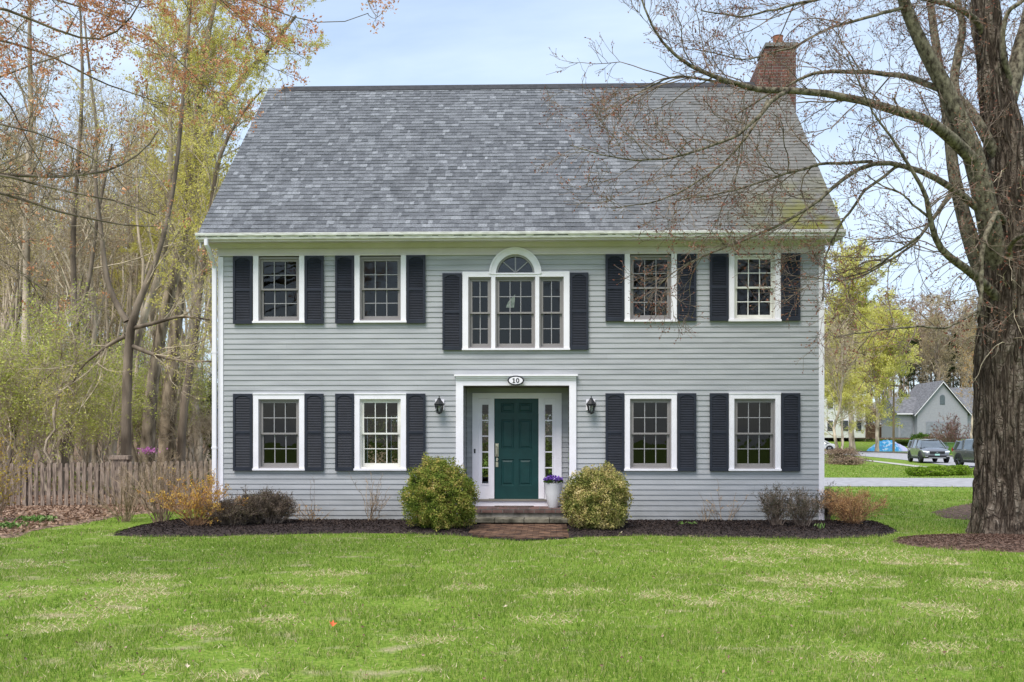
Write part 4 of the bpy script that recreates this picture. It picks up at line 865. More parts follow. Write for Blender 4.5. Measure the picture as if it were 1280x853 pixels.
    B3, RB3 = spawn(r, np.concatenate([B2, B1b]), np.concatenate([RB2, RB1b]), 4, (25, 60), (.14, .42), .75, K=4, wander=.2, up=.08, tmin=.2, rmin=.0032, tip=.7)
    V, F = tubes([(B1, RB1, 5), (B2, RB2, 4), (B1b, RB1b, 4), (B3, RB3, 3)])
    pobj('branches', npmesh('branches', V, [F], MT['twig']), t)
    tips = np.concatenate([B3[:, -1], B2[:, -1], along(r, B3, 15000, .3, .004)])
    pobj('buds', leafmesh('buds', r, tips, (.022, .05), leafmat('maple_bud', [(0,(.14,.05,.04)),(.5,(.32,.12,.09)),(1,(.46,.27,.17))], wisl=.9, transl=.2), t and .5), t)
    # suckers on the trunk, pale hanging twigs with reddish flowers
    m = 60; a = r.random(m)*2*pi; z0 = 3.2+r.random(m)*3.2; rr = .5
    P = np.zeros((m, 8, 3)); c = np.array([np.interp(z0, C[:, 2], C[:, 0]), np.interp(z0, C[:, 2], C[:, 1])]).T
    P[:, 0, :2] = c-O[:2]+np.stack([np.cos(a), np.sin(a)], 1)*rr*.9; P[:, 0, 2] = z0
    d = np.stack([np.cos(a), np.sin(a), .3+0*a], 1)
    for k in range(1, 8):
        d = d+r.normal(size=d.shape)*.22+np.array([0, 0, -.14]); d /= np.linalg.norm(d, axis=1, keepdims=True); P[:, k] = P[:, k-1]+d*(.09+.10*r.random((m, 1)))
    Rr = np.full((m, 1), .009)*np.linspace(1, .4, 8)[None]; Q, RQ = spawn(r, P, Rr, 5, (20, 60), (.2, .5), .6, K=5, wander=.25, up=-.02, rmin=.003)
    V, F = tubes([(P, Rr, 4), (Q, RQ, 3)]); pobj('suckers', npmesh('suckers', V, [F], MT['paletwig']), t)
    pobj('blossom', leafmesh('blossom', r, np.concatenate([Q[:, -1], along(r, Q, 260)]), (.03, .06), leafmat('red_bloom', [(0,(.22,.04,.03)),(1,(.42,.16,.10))], transl=.3)), t)
maple()

# ------------------------------------------------------------------ red-flowering maple reaching in from the upper left
def redmaple():
    r = np.random.default_rng(8); b = gr(-390, 735); b = np.array([b[0]-.5, -8.0, 0]); O = b
    t = thing('red_flowering_maple', tuple(b), 'maple with orange-red spring blossom reaching in from the upper left corner', 'tree')
    T = resample(np.array([(b[0], b[1], -.1, .30), (b[0]+.1, b[1], 2, .25), (b[0]+.3, b[1]+.1, 4.5, .21), (b[0]+.6, b[1]+.1, 7.5, .15), (b[0]+1.0, b[1], 10.5, .08), (b[0]+1.3, b[1], 12.5, .03)]), 24)
    V, F = tubes([(T[None, :, :3]-O, T[None, :, 3], 16)]); pobj('trunk', npmesh('trunk', V, [F], MT['greybark'], True), t)
    def tr(z): i = np.argmin(abs(T[:, 2]-z)); return tuple(T[i, :3])
    raw = [(3.2, [(-160,250),(0,213),(46,232),(84,241),(130,250),(169,257),(196,272)], 10.5, .032), (3.0, [(-160,215),(0,237),(28,250),(88,267),(148,281),(204,281)], 10.9, .030),
           (3.8, [(-120,190),(0,218),(70,218),(91,221),(134,213),(165,202),(186,186),(200,160)], 11.4, .036), (4.2, [(-150,140),(0,105),(21,95),(53,84),(100,70)], 10.2, .030),
           (5.2, [(-200,-20),(0,5),(35,14),(63,25),(91,42),(123,55),(141,56),(162,46),(176,21),(200,-20)], 10.8, .030), (6.0, [(-200,-80),(60,-40),(180,-12),(211,0),(246,6),(274,7),(299,1),(350,-12),(410,-10),(455,0)], 10.0, .045),
           (4.6, [(-180,60),(0,113),(14,137),(21,165),(35,190),(60,230)], 10.6, .026), (6.2, [(-180,-120),(100,-60),(151,-10),(137,25),(120,46),(95,60)], 10.9, .022),
           (5.6, [(-200,30),(-40,40),(60,60),(110,85),(150,110),(200,118),(240,140)], 11.5, .024), (6.6, [(-200,-80),(250,-34),(330,8),(380,30),(430,27),(458,10)], 10., .020), (6.7, [(-200,-95),(240,-40),(300,20),(345,52),(385,72)], 10.4, .018), (6.4, [(-200,-90),(200,-40),(290,-5),(310,40),(318,85)], 10.8, .018),
           (5.8, [(-200,-60),(0,-20),(120,10),(190,40),(230,75),(262,110)], 11.8, .024),
           (4.4, [(-180,130),(-20,150),(60,170),(120,190),(170,240),(190,300)], 9.8, .018), (3.4, [(-160,290),(-20,300),(20,330),(60,360)], 10, .016)]
    P0, R0 = [], []
    for z, pts, D, r0 in raw:
        w = [tr(z)]+[tuple(pd(p[0], p[1], D+.004*p[0])) for p in pts]; w = np.array([list(p)+[0] for p in w]); q = resample(w, 26); P0.append(q[:, :3]-O); R0.append(r0*np.linspace(1.3, .22, 26))
    P0, R0 = np.array(P0), np.array(R0); P0[:, 3:] += np.cumsum(r.normal(size=P0[:, 3:].shape)*.008, axis=1)
    V, F = tubes([(P0, R0, 8)]); pobj('limbs', npmesh('limbs', V, [F], MT['darkbark'], True), t)
    B1, RB1 = spawn(r, P0, R0, 11, (20, 60), (.6, 1.6), .5, K=8, wander=.18, up=.05, tmin=.42, rmin=.005)
    B2, RB2 = spawn(r, B1, RB1, 5, (25, 60), (.25, .7), .6, K=6, wander=.2, up=.07, tmin=.2, rmin=.0036)
    B3, RB3 = spawn(r, B2, RB2, 3, (25, 60), (.10, .3), .7, K=4, wander=.2, up=.1, tmin=.3, rmin=.0028)
    V, F = tubes([(B1, RB1, 5), (B2, RB2, 4), (B3, RB3, 3)]); pobj('branches', npmesh('branches', V, [F], MT['twig']), t)
    tips = np.concatenate([B3[:, -1], B2[:, -1], B1[:, -1]]); wz = tips[:, 2]+O[2]; keep = r.random(len(tips)) < np.clip((wz-4.6)/2.0, .08, 1.); tips = tips[keep]
    P = np.repeat(tips, 9, 0)+r.normal(size=(len(tips)*9, 3))*.034
    pobj('blossom', leafmesh('blossom', r, P, (.026, .055), leafmat('maple_blossom', [(0,(.38,.14,.08)),(.5,(.70,.33,.19)),(1,(.88,.56,.34))], wisl=.8, transl=.35, nscale=.7), asp=.5), t)
redmaple()

# ------------------------------------------------------------------ woodland trees
LW = {'yg': leafmat('spring_leaf', [(0,(.42,.40,.09)),(.5,(.68,.62,.17)),(1,(.88,.80,.34))], wisl=.6, nscale=.3, transl=.45),
      'green': leafmat('young_green_leaf', [(0,(.28,.34,.06)),(.5,(.56,.60,.15)),(1,(.82,.80,.32))], wisl=.6, nscale=.4, transl=.45),
      'bud': leafmat('brown_bud', [(0,(.30,.22,.13)),(.5,(.48,.38,.22)),(1,(.62,.54,.30))], wisl=.8, nscale=.3, transl=.3),
      'pink': leafmat('pinkish_bud', [(0,(.24,.15,.12)),(.5,(.40,.27,.21)),(1,(.55,.42,.32))], wisl=.8, nscale=.3, transl=.3),
      'willow': leafmat('yellow_willow_leaf', [(0,(.42,.42,.09)),(.5,(.70,.67,.19)),(1,(.90,.85,.38))], wisl=.55, nscale=.25, transl=.45),
      'gold': leafmat('gold_leaf', [(0,(.35,.17,.04)),(.5,(.55,.33,.10)),(1,(.70,.50,.22))], wisl=.8, nscale=.3, transl=.4),
      'pine': leafmat('pine_needle', [(0,(.015,.035,.015)),(.6,(.04,.07,.025)),(1,(.08,.11,.035))], wisl=.7, nscale=.5, transl=.2)}
def wood_tree(name, seed, H=19, r0=.17, leaf='bud', nleaf=2500, lsize=(.05,.11), bark='greybark', tilt=.03, m1=26, l1=(2.2,4.6), start=.35, ang=(25,55), trunk=None, m2=6, m3=4, rmin=.006, label='', group=None, loc=(0,0,0), cat='tree', fork=2, up=.10, jit=.05, crown=None):
    r = np.random.default_rng(seed); K = 22
    if trunk is None:
        z = np.linspace(0, H, K); wx = np.cumsum(r.normal(size=K))*.09+z*r.normal()*tilt; wy = np.cumsum(r.normal(size=K))*.09+z*r.normal()*tilt
        P = np.stack([wx-wx[0], wy-wy[0], z-.15], 1)[None]; Rr = (r0*np.linspace(1, .12, K)**.9)[None]; Rr[0, 0] *= 1.35
    else: q = [resample(np.array(tt), K) for tt in trunk]; P = np.array([x[:, :3] for x in q]); Rr = np.array([x[:, 3] for x in q])
    if fork and trunk is None:
        A, RA = spawn(r, P, Rr, fork, (12, 28), (H*.35, H*.55), .75, K=K, wander=.05, up=.12, tmin=.25, tmax=.5, tip=.15, lpar=.2); P = np.concatenate([P, A]); Rr = np.concatenate([Rr, RA])
    t = thing(name, loc, label, cat, group)
    V, F = tubes([(P, Rr, 9)]); pobj('trunk', npmesh('trunk', V, [F], MT[bark], True), t)
    B1, RB1 = spawn(r, P, Rr, max(2, int(m1/len(P)**.5)), ang, l1, .45, K=8, wander=.13, up=up, tmin=start, rmin=rmin*1.8, lpar=.55)
    B2, RB2 = spawn(r, B1, RB1, m2, (25, 60), (l1[0]*.3, l1[1]*.42), .6, K=6, wander=.16, up=.08, tmin=.2, rmin=rmin*1.2)
    B3, RB3 = spawn(r, B2, RB2, m3, (25, 60), (.3, .95), .7, K=4, wander=.18, up=.06, tmin=.2, rmin=rmin)
    V, F = tubes([(B1, RB1, 4), (B2, RB2, 3), (B3, RB3, 3)]); pobj('branches', npmesh('branches', V, [F], MT['paletwig']), t)
    if nleaf: pobj('crown', leafmesh('crown', r, along(r, B3, nleaf, .2, jit), lsize, LW[leaf], .6), t)
    return t
def pine(name, seed, H=18, label='', group=None, loc=(0,0,0), n=16000, wid=.22):
    r = np.random.default_rng(seed); t = thing(name, loc, label, 'tree', group); K = 14
    P = np.stack([np.cumsum(r.normal(size=K))*.03, np.cumsum(r.normal(size=K))*.03, np.linspace(-.2, H, K)], 1)[None]; Rr = (.22*np.linspace(1, .1, K))[None]
    V, F = tubes([(P, Rr, 8)]); pobj('trunk', npmesh('trunk', V, [F], MT['darkbark'], True), t)
    B, RB = spawn(r, P, Rr, 90, (70, 95), (H*wid*.7, H*wid*1.2), .3, K=7, wander=.08, up=-.0, tmin=.28, lpar=.85, rmin=.012)
    C, RC = spawn(r, B, RB, 7, (35, 70), (.5, 1.2), .6, K=4, wander=.12, up=.03, tmin=.3, rmin=.008, flat=.6)
    V, F = tubes([(B, RB, 4), (C, RC, 3)]); pobj('branches', npmesh('branches', V, [F], MT['darkbark']), t)
    pobj('crown', leafmesh('crown', r, along(r, C, n, .1, .10), (.14, .30), LW['pine'], .35), t); return t
def put(px, D, hx=None): q = pd(px, HOR, D); return (q[0], q[1], float(th(q[0], q[1])))
rw = np.random.default_rng(77)
# traced foreground trunks of the wood (px, py, r px) all at their own depth
def traced(seed, D, trunks, label, name='woodland_tree', **kw):
    base = pd(trunks[0][0][0], HOR, D); O = np.array([base[0], base[1], float(th(base[0], base[1]))]); T = []
    for tr_ in trunks:
        w = wpts(tr_, D); w[:, :3] -= O; w[0, 2] = min(w[0, 2], -.1) if tr_ is trunks[0] or tr_[0][1] > 550 else w[0, 2]; T.append(w)
    return wood_tree(name, seed, trunk=T, loc=tuple(O), label=label, **kw)
traced(101, 27, [[(157,600,7.5),(158,572,6.3),(157,520,5.8),(161,440,5.6),(158,402,6),(170,380,4),(188,350,3.6),(202,310,3.2),(217,240,2.6),(226,160,2.6),(232,80,1.8),(240,-10,1)],
                 [(158,402,4),(140,375,3.6),(131,340,3.2),(127,290,2.7),(118,230,2.3),(122,160,1.9),(112,90,1.6),(105,20,1)],
                 [(159,412,3),(190,405,2.4),(225,395,1.8),(262,400,1)], [(158,430,3),(195,445,2.4),(230,452,1.6),(264,452,1)],[(157,420,3),(135,432,2.2),(105,455,1.4),(90,480,.8)]],
       'dark forked tree with a Y-shaped trunk behind the picket fence', bark='darkbark', leaf='yg', nleaf=3600, lsize=(.04,.08), m1=30, l1=(1.2,3), start=.25, name='forked_tree', m2=5, m3=3, rmin=.005)
traced(102, 34, [[(183,600,10),(184,552,8.5),(190,480,7.5),(197,430,7),(208,380,6.8),(222,330,7),(233,280,6.5),(240,200,5.5),(248,120,4.2),(262,30,3),(280,-50,1.5)]],
       'thick brown trunk leaning right, nearest the house corner', bark='brownbark', leaf='yg', nleaf=8000, m1=34, lsize=(.06,.12), rmin=.006, name='leaning_tree')
traced(103, 36, [[(206,600,10.5),(207,550,9),(213,478,8.5),(220,403,7.5),(232,300,6.8),(246,210,6.5),(262,150,5),(290,110,4),(330,70,3),(370,20,1.6)], [(236,270,6),(238,190,5),(232,110,4),(236,20,2.5),(236,-60,1.5)]],
       'tall thick trunk with yellow-green crown beside the roof edge', bark='brownbark', leaf='yg', nleaf=60000, m1=36, lsize=(.04,.085), name='yellow_leafing_tree', m3=5)
traced(104, 31, [[(225,600,6),(226,553,5),(232,488,4.5),(246,420,4),(250,350,3.6),(262,280,3),(270,200,2.4),(300,140,1.6),(330,110,.9)]], 'slender curved tree in front of the thick trunks by the house', leaf='yg', nleaf=9000, m1=26, lsize=(.05,.10), bark='darkbark')
traced(105, 33, [[(135,600,7),(137,565,5.5),(148,510,5),(155,488,5),(170,420,4.6),(185,380,4.2),(206,330,3.6),(214,220,3),(212,120,2),(220,10,1)]], 'slim trunk leaning right just left of the forked tree', leaf='yg', nleaf=6000, m1=26, lsize=(.05,.10))
traced(106, 30, [[(79,600,5.5),(81,568,4.5),(89,511,4),(94,394,3.8),(90,300,3.2),(98,200,2.6),(104,110,2),(100,0,1.2)], [(92,420,3),(112,350,2.5),(122,270,2),(140,180,1.2)]], 'slim two-stemmed tree above the middle of the picket fence', leaf='bud', nleaf=2500, m1=26, bark='darkbark')
traced(107, 33, [[(34,600,6),(33,560,5),(30,478,4.8),(34,347,4.4),(32,250,4),(40,150,3.4),(36,40,2.4),(40,-60,1.2)]], 'straight grey trunk above the left end of the fence', leaf='bud', nleaf=3000, m1=30)
traced(108, 29, [[(0,600,3),(14,570,2.6),(22,520,2.2),(34,492,1.8),(60,470,1.3),(84,452,.8)], [(18,545,2),(8,500,1.6),(0,470,1)]], 'low thin arching sapling at the left edge', leaf='green', nleaf=700, m1=14, l1=(.6,1.4), bark='darkbark', name='arching_sapling')
# shared kinds
kinds = []
kinds.append(wood_tree('woodland_tree', 1, 20, .17, 'bud', 4200, lsize=(.06,.11), label='tall slender grey tree deep in the wood left of the house', group='bare trees in the wood on the left', loc=(0,-500,0)))
kinds.append(wood_tree('woodland_tree', 2, 18, .13, 'yg', 3400, lsize=(.06,.11), bark='darkbark', label='dark thin tree deep in the wood left of the house', group='dark trees in the wood on the left', loc=(0,-500,0)))
kinds.append(wood_tree('woodland_tree', 3, 21, .20, 'yg', 15000, lsize=(.05,.10), label='yellow-green leafing tree deep in the wood left of the house', group='yellow-green trees in the wood on the left', loc=(0,-500,0)))
kinds.append(wood_tree('woodland_tree', 4, 17, .12, 'yg', 12000, lsize=(.06,.12), label='slim yellow-green leafing tree in the wood left of the house', group='slim yellow-green trees in the wood on the left', loc=(0,-500,0)))
kinds.append(wood_tree('woodland_tree', 5, 19, .15, 'pink', 2600, lsize=(.06,.11), fork=3, label='pinkish-brown budding tree in the wood left of the house', group='budding trees in the wood on the left', loc=(0,-500,0)))
kinds.append(wood_tree('pole_tree', 6, 16, .075, 'bud', 700, lsize=(.05,.09), fork=1, m1=12, l1=(1,2.4), start=.5, m3=3, label='pole-thin pale bare tree in the wood left of the house', group='pole-thin trees in the wood on the left', loc=(0,-500,0)))
used = set()
BASE = {}
def place(i, px, D, sc, label=None, group=None, kinds=kinds, us=used):
    k = kinds[i]; BASE.setdefault(k.name, (k['label'], k['group'])); kl, kg = BASE[k.name]; loc = put(px, D); rz = rw.random()*6.28; s = (sc*(.9+.2*rw.random()),)*2+(sc,)
    if i not in us and kinds is us_kinds[id(us)]: us.add(i); k.location = loc; k.rotation_euler = (0, 0, rz); k.scale = s; o = k
    else: o = copy_tree(k, None, loc, rz, s)
    if label is None and us is not us3_:
        row = 'front rank' if D < 42 else ('middle rank' if D < 62 else 'rear rank')
        c = 'at the left edge' if px < 25 else ('above the left fence' if px < 85 else ('left of the forked tree' if px < 145 else ('right of the forked tree' if px < 205 else 'close to the house corner')))
        label = kl.split(' deep in')[0].split(' in the')[0].split(' among')[0]+', '+row+' of wood, '+c
        o['group'] = kg.split(' in the wood')[0].split(' behind the')[0]+', '+row+' '+c
    elif label is None:
        c = 'left of the pole' if px < 1115 else ('between pole and garage' if px < 1160 else ('above the garage roof' if px < 1215 else 'behind the big trunk'))
        row = 'front' if D < 170 else 'rear'
        label = kl.split(' in the far')[0].split(',')[0]+', '+row+' of the far wood, '+c; o['group'] = kg+', '+row+' '+c
    if label: o['label'] = label
    if group: o['group'] = group
    return o
us3_ = set()
us_kinds = {id(used): kinds}
for D, px0, px1, n in ((39,-90,262,7),(48,-90,262,8),(58,-80,262,8),(70,-60,262,9),(86,-40,262,9)):
    for k in range(n):
        px = px0+(px1-px0)*(k+rw.random())/n; right = px > 140
        i = rw.choice([0,1,2,3,4], p=[.10,.12,.40,.33,.05] if right else [.32,.28,.07,.08,.25])
        place(i, px, D*(.93+.14*rw.random()), (.75+.55*(D-36)/50)*(.88+.2*rw.random()))
for k in range(46): place(5, -40+300*(k+rw.random())/46, 33+26*rw.random(), .85+.3*rw.random())
# understory: bright green saplings and brush
sap = [wood_tree('sapling', 21, 4.2, .03, 'green', 1900, lsize=(.05,.09), m1=16, l1=(.7,1.5), start=.1, m2=5, m3=3, fork=3, rmin=.004, label='bright green leafy sapling in the brush behind the fence', group='green saplings behind the fence', loc=(0,-500,0), jit=.06),
       wood_tree('sapling', 22, 6.0, .045, 'green', 2200, lsize=(.05,.09), m1=20, l1=(.9,1.8), start=.15, m2=5, m3=3, fork=3, rmin=.005, label='taller loose green sapling in the brush behind the fence', group='taller green saplings behind the fence', loc=(0,-500,0), jit=.06),
       wood_tree('bare_brush', 23, 3.4, .025, 'bud', 250, lsize=(.04,.07), m1=26, l1=(.8,1.6), start=.05, m2=6, m3=4, fork=4, rmin=.004, cat='bush', label='bare grey thicket bush among the saplings behind the fence', group='bare thicket bushes behind the fence', loc=(0,-500,0))]
us2 = set(); us_kinds[id(us2)] = sap
for D, n, px0 in ((27.5,11,-30),(31,13,-40),(36,14,-50),(43,15,-60),(52,14,-60),(64,12,-50)):
    pe = 268 if D > 33 else 150
    for k in range(n if D > 33 else int(n*.6)):
        place(rw.choice([0,1,2], p=[.42,.33,.25]), px0+(pe-px0)*(k+rw.random())/(n if D > 33 else int(n*.6)), D*(.96+.08*rw.random()), (D/30)**.45*(.8+.35*rw.random()), kinds=sap, us=us2)
pine('pine_tree', 31, 22, label='dark green pine at the top left corner behind the red blossom', loc=put(-2, 62), n=7000)
pine('pine_tree', 32, 15, label='dark pine half hidden in the wood above the forked tree', loc=put(135, 62), n=9000)
# ---- right side background
wil = wood_tree('willow_tree', 51, 24, .34, 'willow', 36000, lsize=(.13,.26), m1=60, l1=(3.5,7.5), start=.08, ang=(30,70), m2=7, m3=6, rmin=.014, fork=3, loc=put(1066, 118), label='tall yellow-green tree just right of the house corner', up=.05, jit=.12)
wil.scale = (1.1,1.1,1.22)
wl2 = wood_tree('willow_tree', 52, 17, .25, 'willow', 34000, lsize=(.13,.25), m1=60, l1=(3.2,6.2), start=.12, ang=(35,80), m2=7, m3=6, rmin=.012, fork=3, loc=put(1096, 112), label='lower bright yellow tree in front of the white house, left of the pole', up=-.03, jit=.15)
wl3 = copy_tree(wl2, None, put(1052, 104), 2., .62, label='small bright yellow tree nearest the house corner')
wood_tree('bare_tree', 53, 11, .13, 'pink', 2600, lsize=(.06,.11), m1=40, l1=(1.8,3.6), start=.15, loc=put(1046, 70), label='bare brown-budded tree beside the house corner in front of the yellow trees', rmin=.009, fork=3)
wood_tree('golden_tree', 54, 12, .13, 'gold', 2600, lsize=(.09,.16), m1=30, l1=(2,4.4), start=.35, loc=put(1212, 96), label='sparse orange-leaved tree between the grey garage and the big trunk', rmin=.010, fork=2)
rk = [wood_tree('woodland_tree', 61, 24, .22, 'pink', 5000, lsize=(.13,.24), m1=34, l1=(3,6), rmin=.016, label='pinkish-brown bare tree in the far wood beyond the road', group='bare trees in the far wood', loc=(0,-500,0), fork=3),
      wood_tree('woodland_tree', 62, 22, .20, 'bud', 4200, lsize=(.12,.22), m1=34, l1=(3,6), rmin=.016, bark='darkbark', label='dark brown bare tree in the far wood beyond the road', group='dark bare trees in the far wood', loc=(0,-500,0), fork=2)]
us3 = us3_; us_kinds[id(us3)] = rk
for D, n in ((148,15),(160,16),(178,17),(205,16)):
    for k in range(n):
        place(rw.integers(0, 2), 1015+(1300-1015)*(k+rw.random())/n, D*(.96+.08*rw.random()), (D/160)**.6*(.80+.22*rw.random()), kinds=rk, us=us3)
p1 = pine('pine_tree', 33, 17, label='dark pine behind the bright yellow tree, right of the pole', loc=put(1142, 148), n=9000)
pl_ = [(1192,160,1.05,'tall dark pine behind the grey garage roof'),(1165,170,.95,'dark pine between the pole and the garage gable'),(1075,172,1.5,'dark pine top rising behind the yellow trees'),(1222,158,1.1,'dark pine behind the big trunk')]
for px, D, sc, lb in pl_: copy_tree(p1, None, put(px, D), px*1., sc, label=lb)
sb = wood_tree('far_brush', 24, 5.0, .05, 'bud', 1600, lsize=(.12,.22), m1=26, l1=(1.2,2.6), start=.05, m2=6, m3=4, fork=4, rmin=.014, cat='bush', label='brown brush at the foot of the far wood', group='brush at the foot of the far wood', loc=put(1035, 146))
for k in range(26): copy_tree(sb, None, put(1035+k*10+rw.random()*6, 142+rw.random()*18), rw.random()*6, .9+.6*rw.random())

# ------------------------------------------------------------------ shrubs near the house
def leafy_ball(name, loc, rx, ry, h, mt, n, label, seed, size=(.026,.046), stem='twig', dens=.34, lumpy=.21, square=2.4, spr=1):
    r = np.random.default_rng(seed); t = thing(name, loc, label, 'shrub')
    def surf(d):       # superellipsoid radius along direction, centred at half height
        q = (np.abs(d[:, 0]/rx)**square+np.abs(d[:, 1]/ry)**square+np.abs(d[:, 2]/(h/2))**square)**(-1/square)
        return q*(1+lumpy*(vnoise(d[:, 0]*3+9, d[:, 1]*3+d[:, 2]*4+9, seed)-.5)*2+lumpy*.7*(vnoise(d[:, 0]*8+9, d[:, 1]*8+d[:, 2]*9+9, seed+1)-.5)*2)
    d = r.normal(size=(n, 3)); d /= np.linalg.norm(d, axis=1, keepdims=True); rad = surf(d)*(1-dens*r.random(n)**1.6+.05*r.random(n)**3*2)
    P = d*rad[:, None]; P[:, 2] += h/2; P = P[P[:, 2] > .03]
    pobj('foliage', leafmesh('foliage', r, P, size, mt, .6), t)
    k = 190; d = r.normal(size=(k, 3)); d[:, 2] = np.abs(d[:, 2]); d /= np.linalg.norm(d, axis=1, keepdims=True); L = surf(d)*(.88+.27*r.random(k)); E = d*L[:, None]; E[:, 2] += h/2
    s = np.zeros((k, 6, 3)); st = np.c_[r.normal(size=(k, 2))*.06, np.zeros(k)]
    for i in range(6): f = i/5; s[:, i] = st*(1-f)+E*f; s[:, i, 2] = E[:, 2]*f**.8
    V, F = tubes([(s, np.full((k, 1), .010)*np.linspace(1, .25, 6)[None], 4)]); pobj('stems', npmesh('stems', V, [F], MT[stem]), t)
    if n > 8000: pobj('sprigs', leafmesh('sprigs', r, along(r, s, int(n*.10), .8, size[1]*.35), size, mt, .6), t); return t
hedge = leafmat('hedge_leaf', [(0,(.03,.05,.015)),(.5,(.09,.12,.03)),(1,(.20,.20,.06))], wisl=.7, transl=.2)
hb = leafy_ball('tall_hedge_bush', (-13, 24, 0), 2.2, 1.6, 5.2, hedge, 9000, 'dark green bush glimpsed through the ground-floor windows', 61, (.10,.20), lumpy=.25); tag(hb, group='bushes behind the house')
for k, x in enumerate((-9.5, -6.2, -2.8, .4, 3.2)): copy_tree(hb, None, (x, 24+(k % 2), 0), k*1.3, 1)
box_l = leafmat('boxwood_leaf', [(.05,(.05,.085,.018)),(.35,(.14,.19,.035)),(.58,(.30,.32,.07)),(.8,(.50,.38,.12)),(1,(.80,.68,.36))], wisl=.38, nscale=5, transl=.15)
box_r = leafmat('boxwood_leaf_pale', [(.05,(.06,.085,.025)),(.3,(.18,.20,.05)),(.5,(.38,.35,.12)),(.75,(.60,.47,.20)),(1,(.85,.74,.45))], wisl=.38, nscale=5, transl=.15)
q = gr(549, 665); leafy_ball('boxwood_shrub', (q[0], q[1]+.15, .03), .58, .56, 1.22, box_l, 36000, 'large rounded green and bronze boxwood left of the doorstep', 1)
q = gr(746, 666); leafy_ball('boxwood_shrub', (q[0], q[1]+.15, .03), .57, .56, 1.10, box_r, 34000, 'rounded yellowish boxwood right of the doorstep', 2)
def twiggy(name, loc, w, h, nst, label, seed, mt='twig', m2=5, m3=4, leaf=None, nleaf=0, lsize=(.02,.04), spread=.9, r0=.007, cat='shrub', group=None, wander=.10, rmin=.0025, l2=(.12,.4), base=.12, leafup=.15, depth=1.):
    r = np.random.default_rng(seed); t = thing(name, loc, label, cat, group); K = 9
    a = r.random(nst)*2*pi; q = np.sqrt(r.random(nst)); E = np.stack([np.cos(a)*q*w, np.sin(a)*q*w*depth, h*(1-.35*q**2)*(.7+.35*r.random(nst))], 1)
    st = np.stack([np.cos(a)*q*w*base, np.sin(a)*q*w*base*depth, 0*a-.02], 1); P = np.zeros((nst, K, 3))
    for i in range(K): f = i/(K-1); P[:, i] = st+(E-st)*np.array([1, 1, 0])*(f**1.35)+np.array([0, 0, 1])*(E-st)*f
    P[:, 1:] += np.cumsum(r.normal(size=(nst, K-1, 3))*h*wander*.18, axis=1); P[:, :, 2] = np.maximum(P[:, :, 2], -.02)
    R0 = np.full((nst, 1), r0)*np.linspace(1, .4, K)[None]
    B, RB = spawn(r, P, R0, m2, (20, 50), l2, .6, K=5, wander=.15, up=.12, tmin=.2, rmin=rmin*1.3)
    g = [(P, R0, 5), (B, RB, 4)]; last = B
    if m3: C, RC = spawn(r, B, RB, m3, (20, 55), (l2[0]*.5, l2[1]*.5), .7, K=4, wander=.15, up=.1, tmin=.2, rmin=rmin); g.append((C, RC, 3)); last = C
    V, F = tubes(g); pobj('stems', npmesh('stems', V, [F], MT[mt]), t)
    if leaf: pobj('leaves', leafmesh('leaves', r, along(r, last, nleaf, leafup, .012), lsize, leaf, .6), t)
    return t
def G(px, py, dz=0): q = gr(px, py); return (q[0], q[1], dz)
heath = leafmat('heath_leaf', [(0,(.030,.026,.018)),(.4,(.075,.055,.042)),(.7,(.13,.10,.07)),(1,(.20,.19,.08))], wisl=.8, nscale=3, transl=.1)
twiggy('heather_shrub', G(332, 660, .04), .56, .60, 170, 'low dark purplish-brown heath bush under the left shutter', 5, 'twig', 6, 4, heath, 16000, (.015,.032), depth=.7, base=.5, wander=.08)
twiggy('heather_shrub', G(290, 662, .04), .50, .46, 130, 'lower brown heath bush right of the golden bush', 6, 'twig', 6, 4, heath, 12000, (.015,.032), depth=.7, base=.5, wander=.08)
goldl = leafmat('golden_shrub_leaf', [(0,(.22,.08,.02)),(.4,(.56,.30,.08)),(.7,(.80,.54,.12)),(1,(.95,.78,.20))], wisl=.6, nscale=3, transl=.35)
oranl = leafmat('orange_shrub_leaf', [(0,(.38,.20,.09)),(.5,(.66,.38,.16)),(1,(.80,.58,.30))], wisl=.8, nscale=3, transl=.3)
MT['orangetwig'] = mat('orange_twig', (.26,.14,.075), .9, .3, 6, col2=(.38,.22,.12)); MT['tantwig'] = mat('tan_twig', (.24,.16,.10), .9, .3, 6, col2=(.34,.25,.17))
twiggy('golden_shrub', G(246, 663, .04), .85, 1.05, 44, 'golden-orange leafed shrub at the left corner of the house', 7, 'orangetwig', 6, 4, goldl, 3600, (.02,.042), leafup=.1)
twiggy('orange_shrub', G(1066, 660, .05), .68, .66, 60, 'bright orange twiggy shrub off the right corner of the house', 8, 'orangetwig', 6, 5, oranl, 5000, (.015,.032))
twiggy('bare_shrub', G(200, 656, .04), 1.05, 1.5, 34, 'bare grey twiggy shrub in front of the picket fence', 9, 'tantwig', 6, 4, heath, 500, (.02,.03), l2=(.2,.6), r0=.010)
twiggy('bare_shrub', G(156, 652, .02), .95, 1.2, 28, 'tangled bare shrub left of the mulch bed by the fence', 10, 'tantwig', 6, 4, l2=(.2,.55), r0=.008)
twiggy('azalea', (G(188, 640)[0], G(188, 640)[1], 0), .35, 1.22, 8, 'thin azalea with a few magenta blossoms above the fence top', 12, 'paletwig', 3, 2)
q = at(187, 563, G(188, 640)[1]); r = np.random.default_rng(2); P = np.repeat(q[None], 90, 0)+r.normal(size=(90, 3))*np.array([.12,.08,.035])
pk = leafmesh('azalea_blossom', r, P, (.03,.06), leafmat('magenta_petal', [(0,(.45,.10,.38)),(1,(.75,.35,.65))], transl=.3), .8); az = [o for o in bpy.data.objects if o.name.startswith('azalea') and o.type == 'EMPTY'][0]
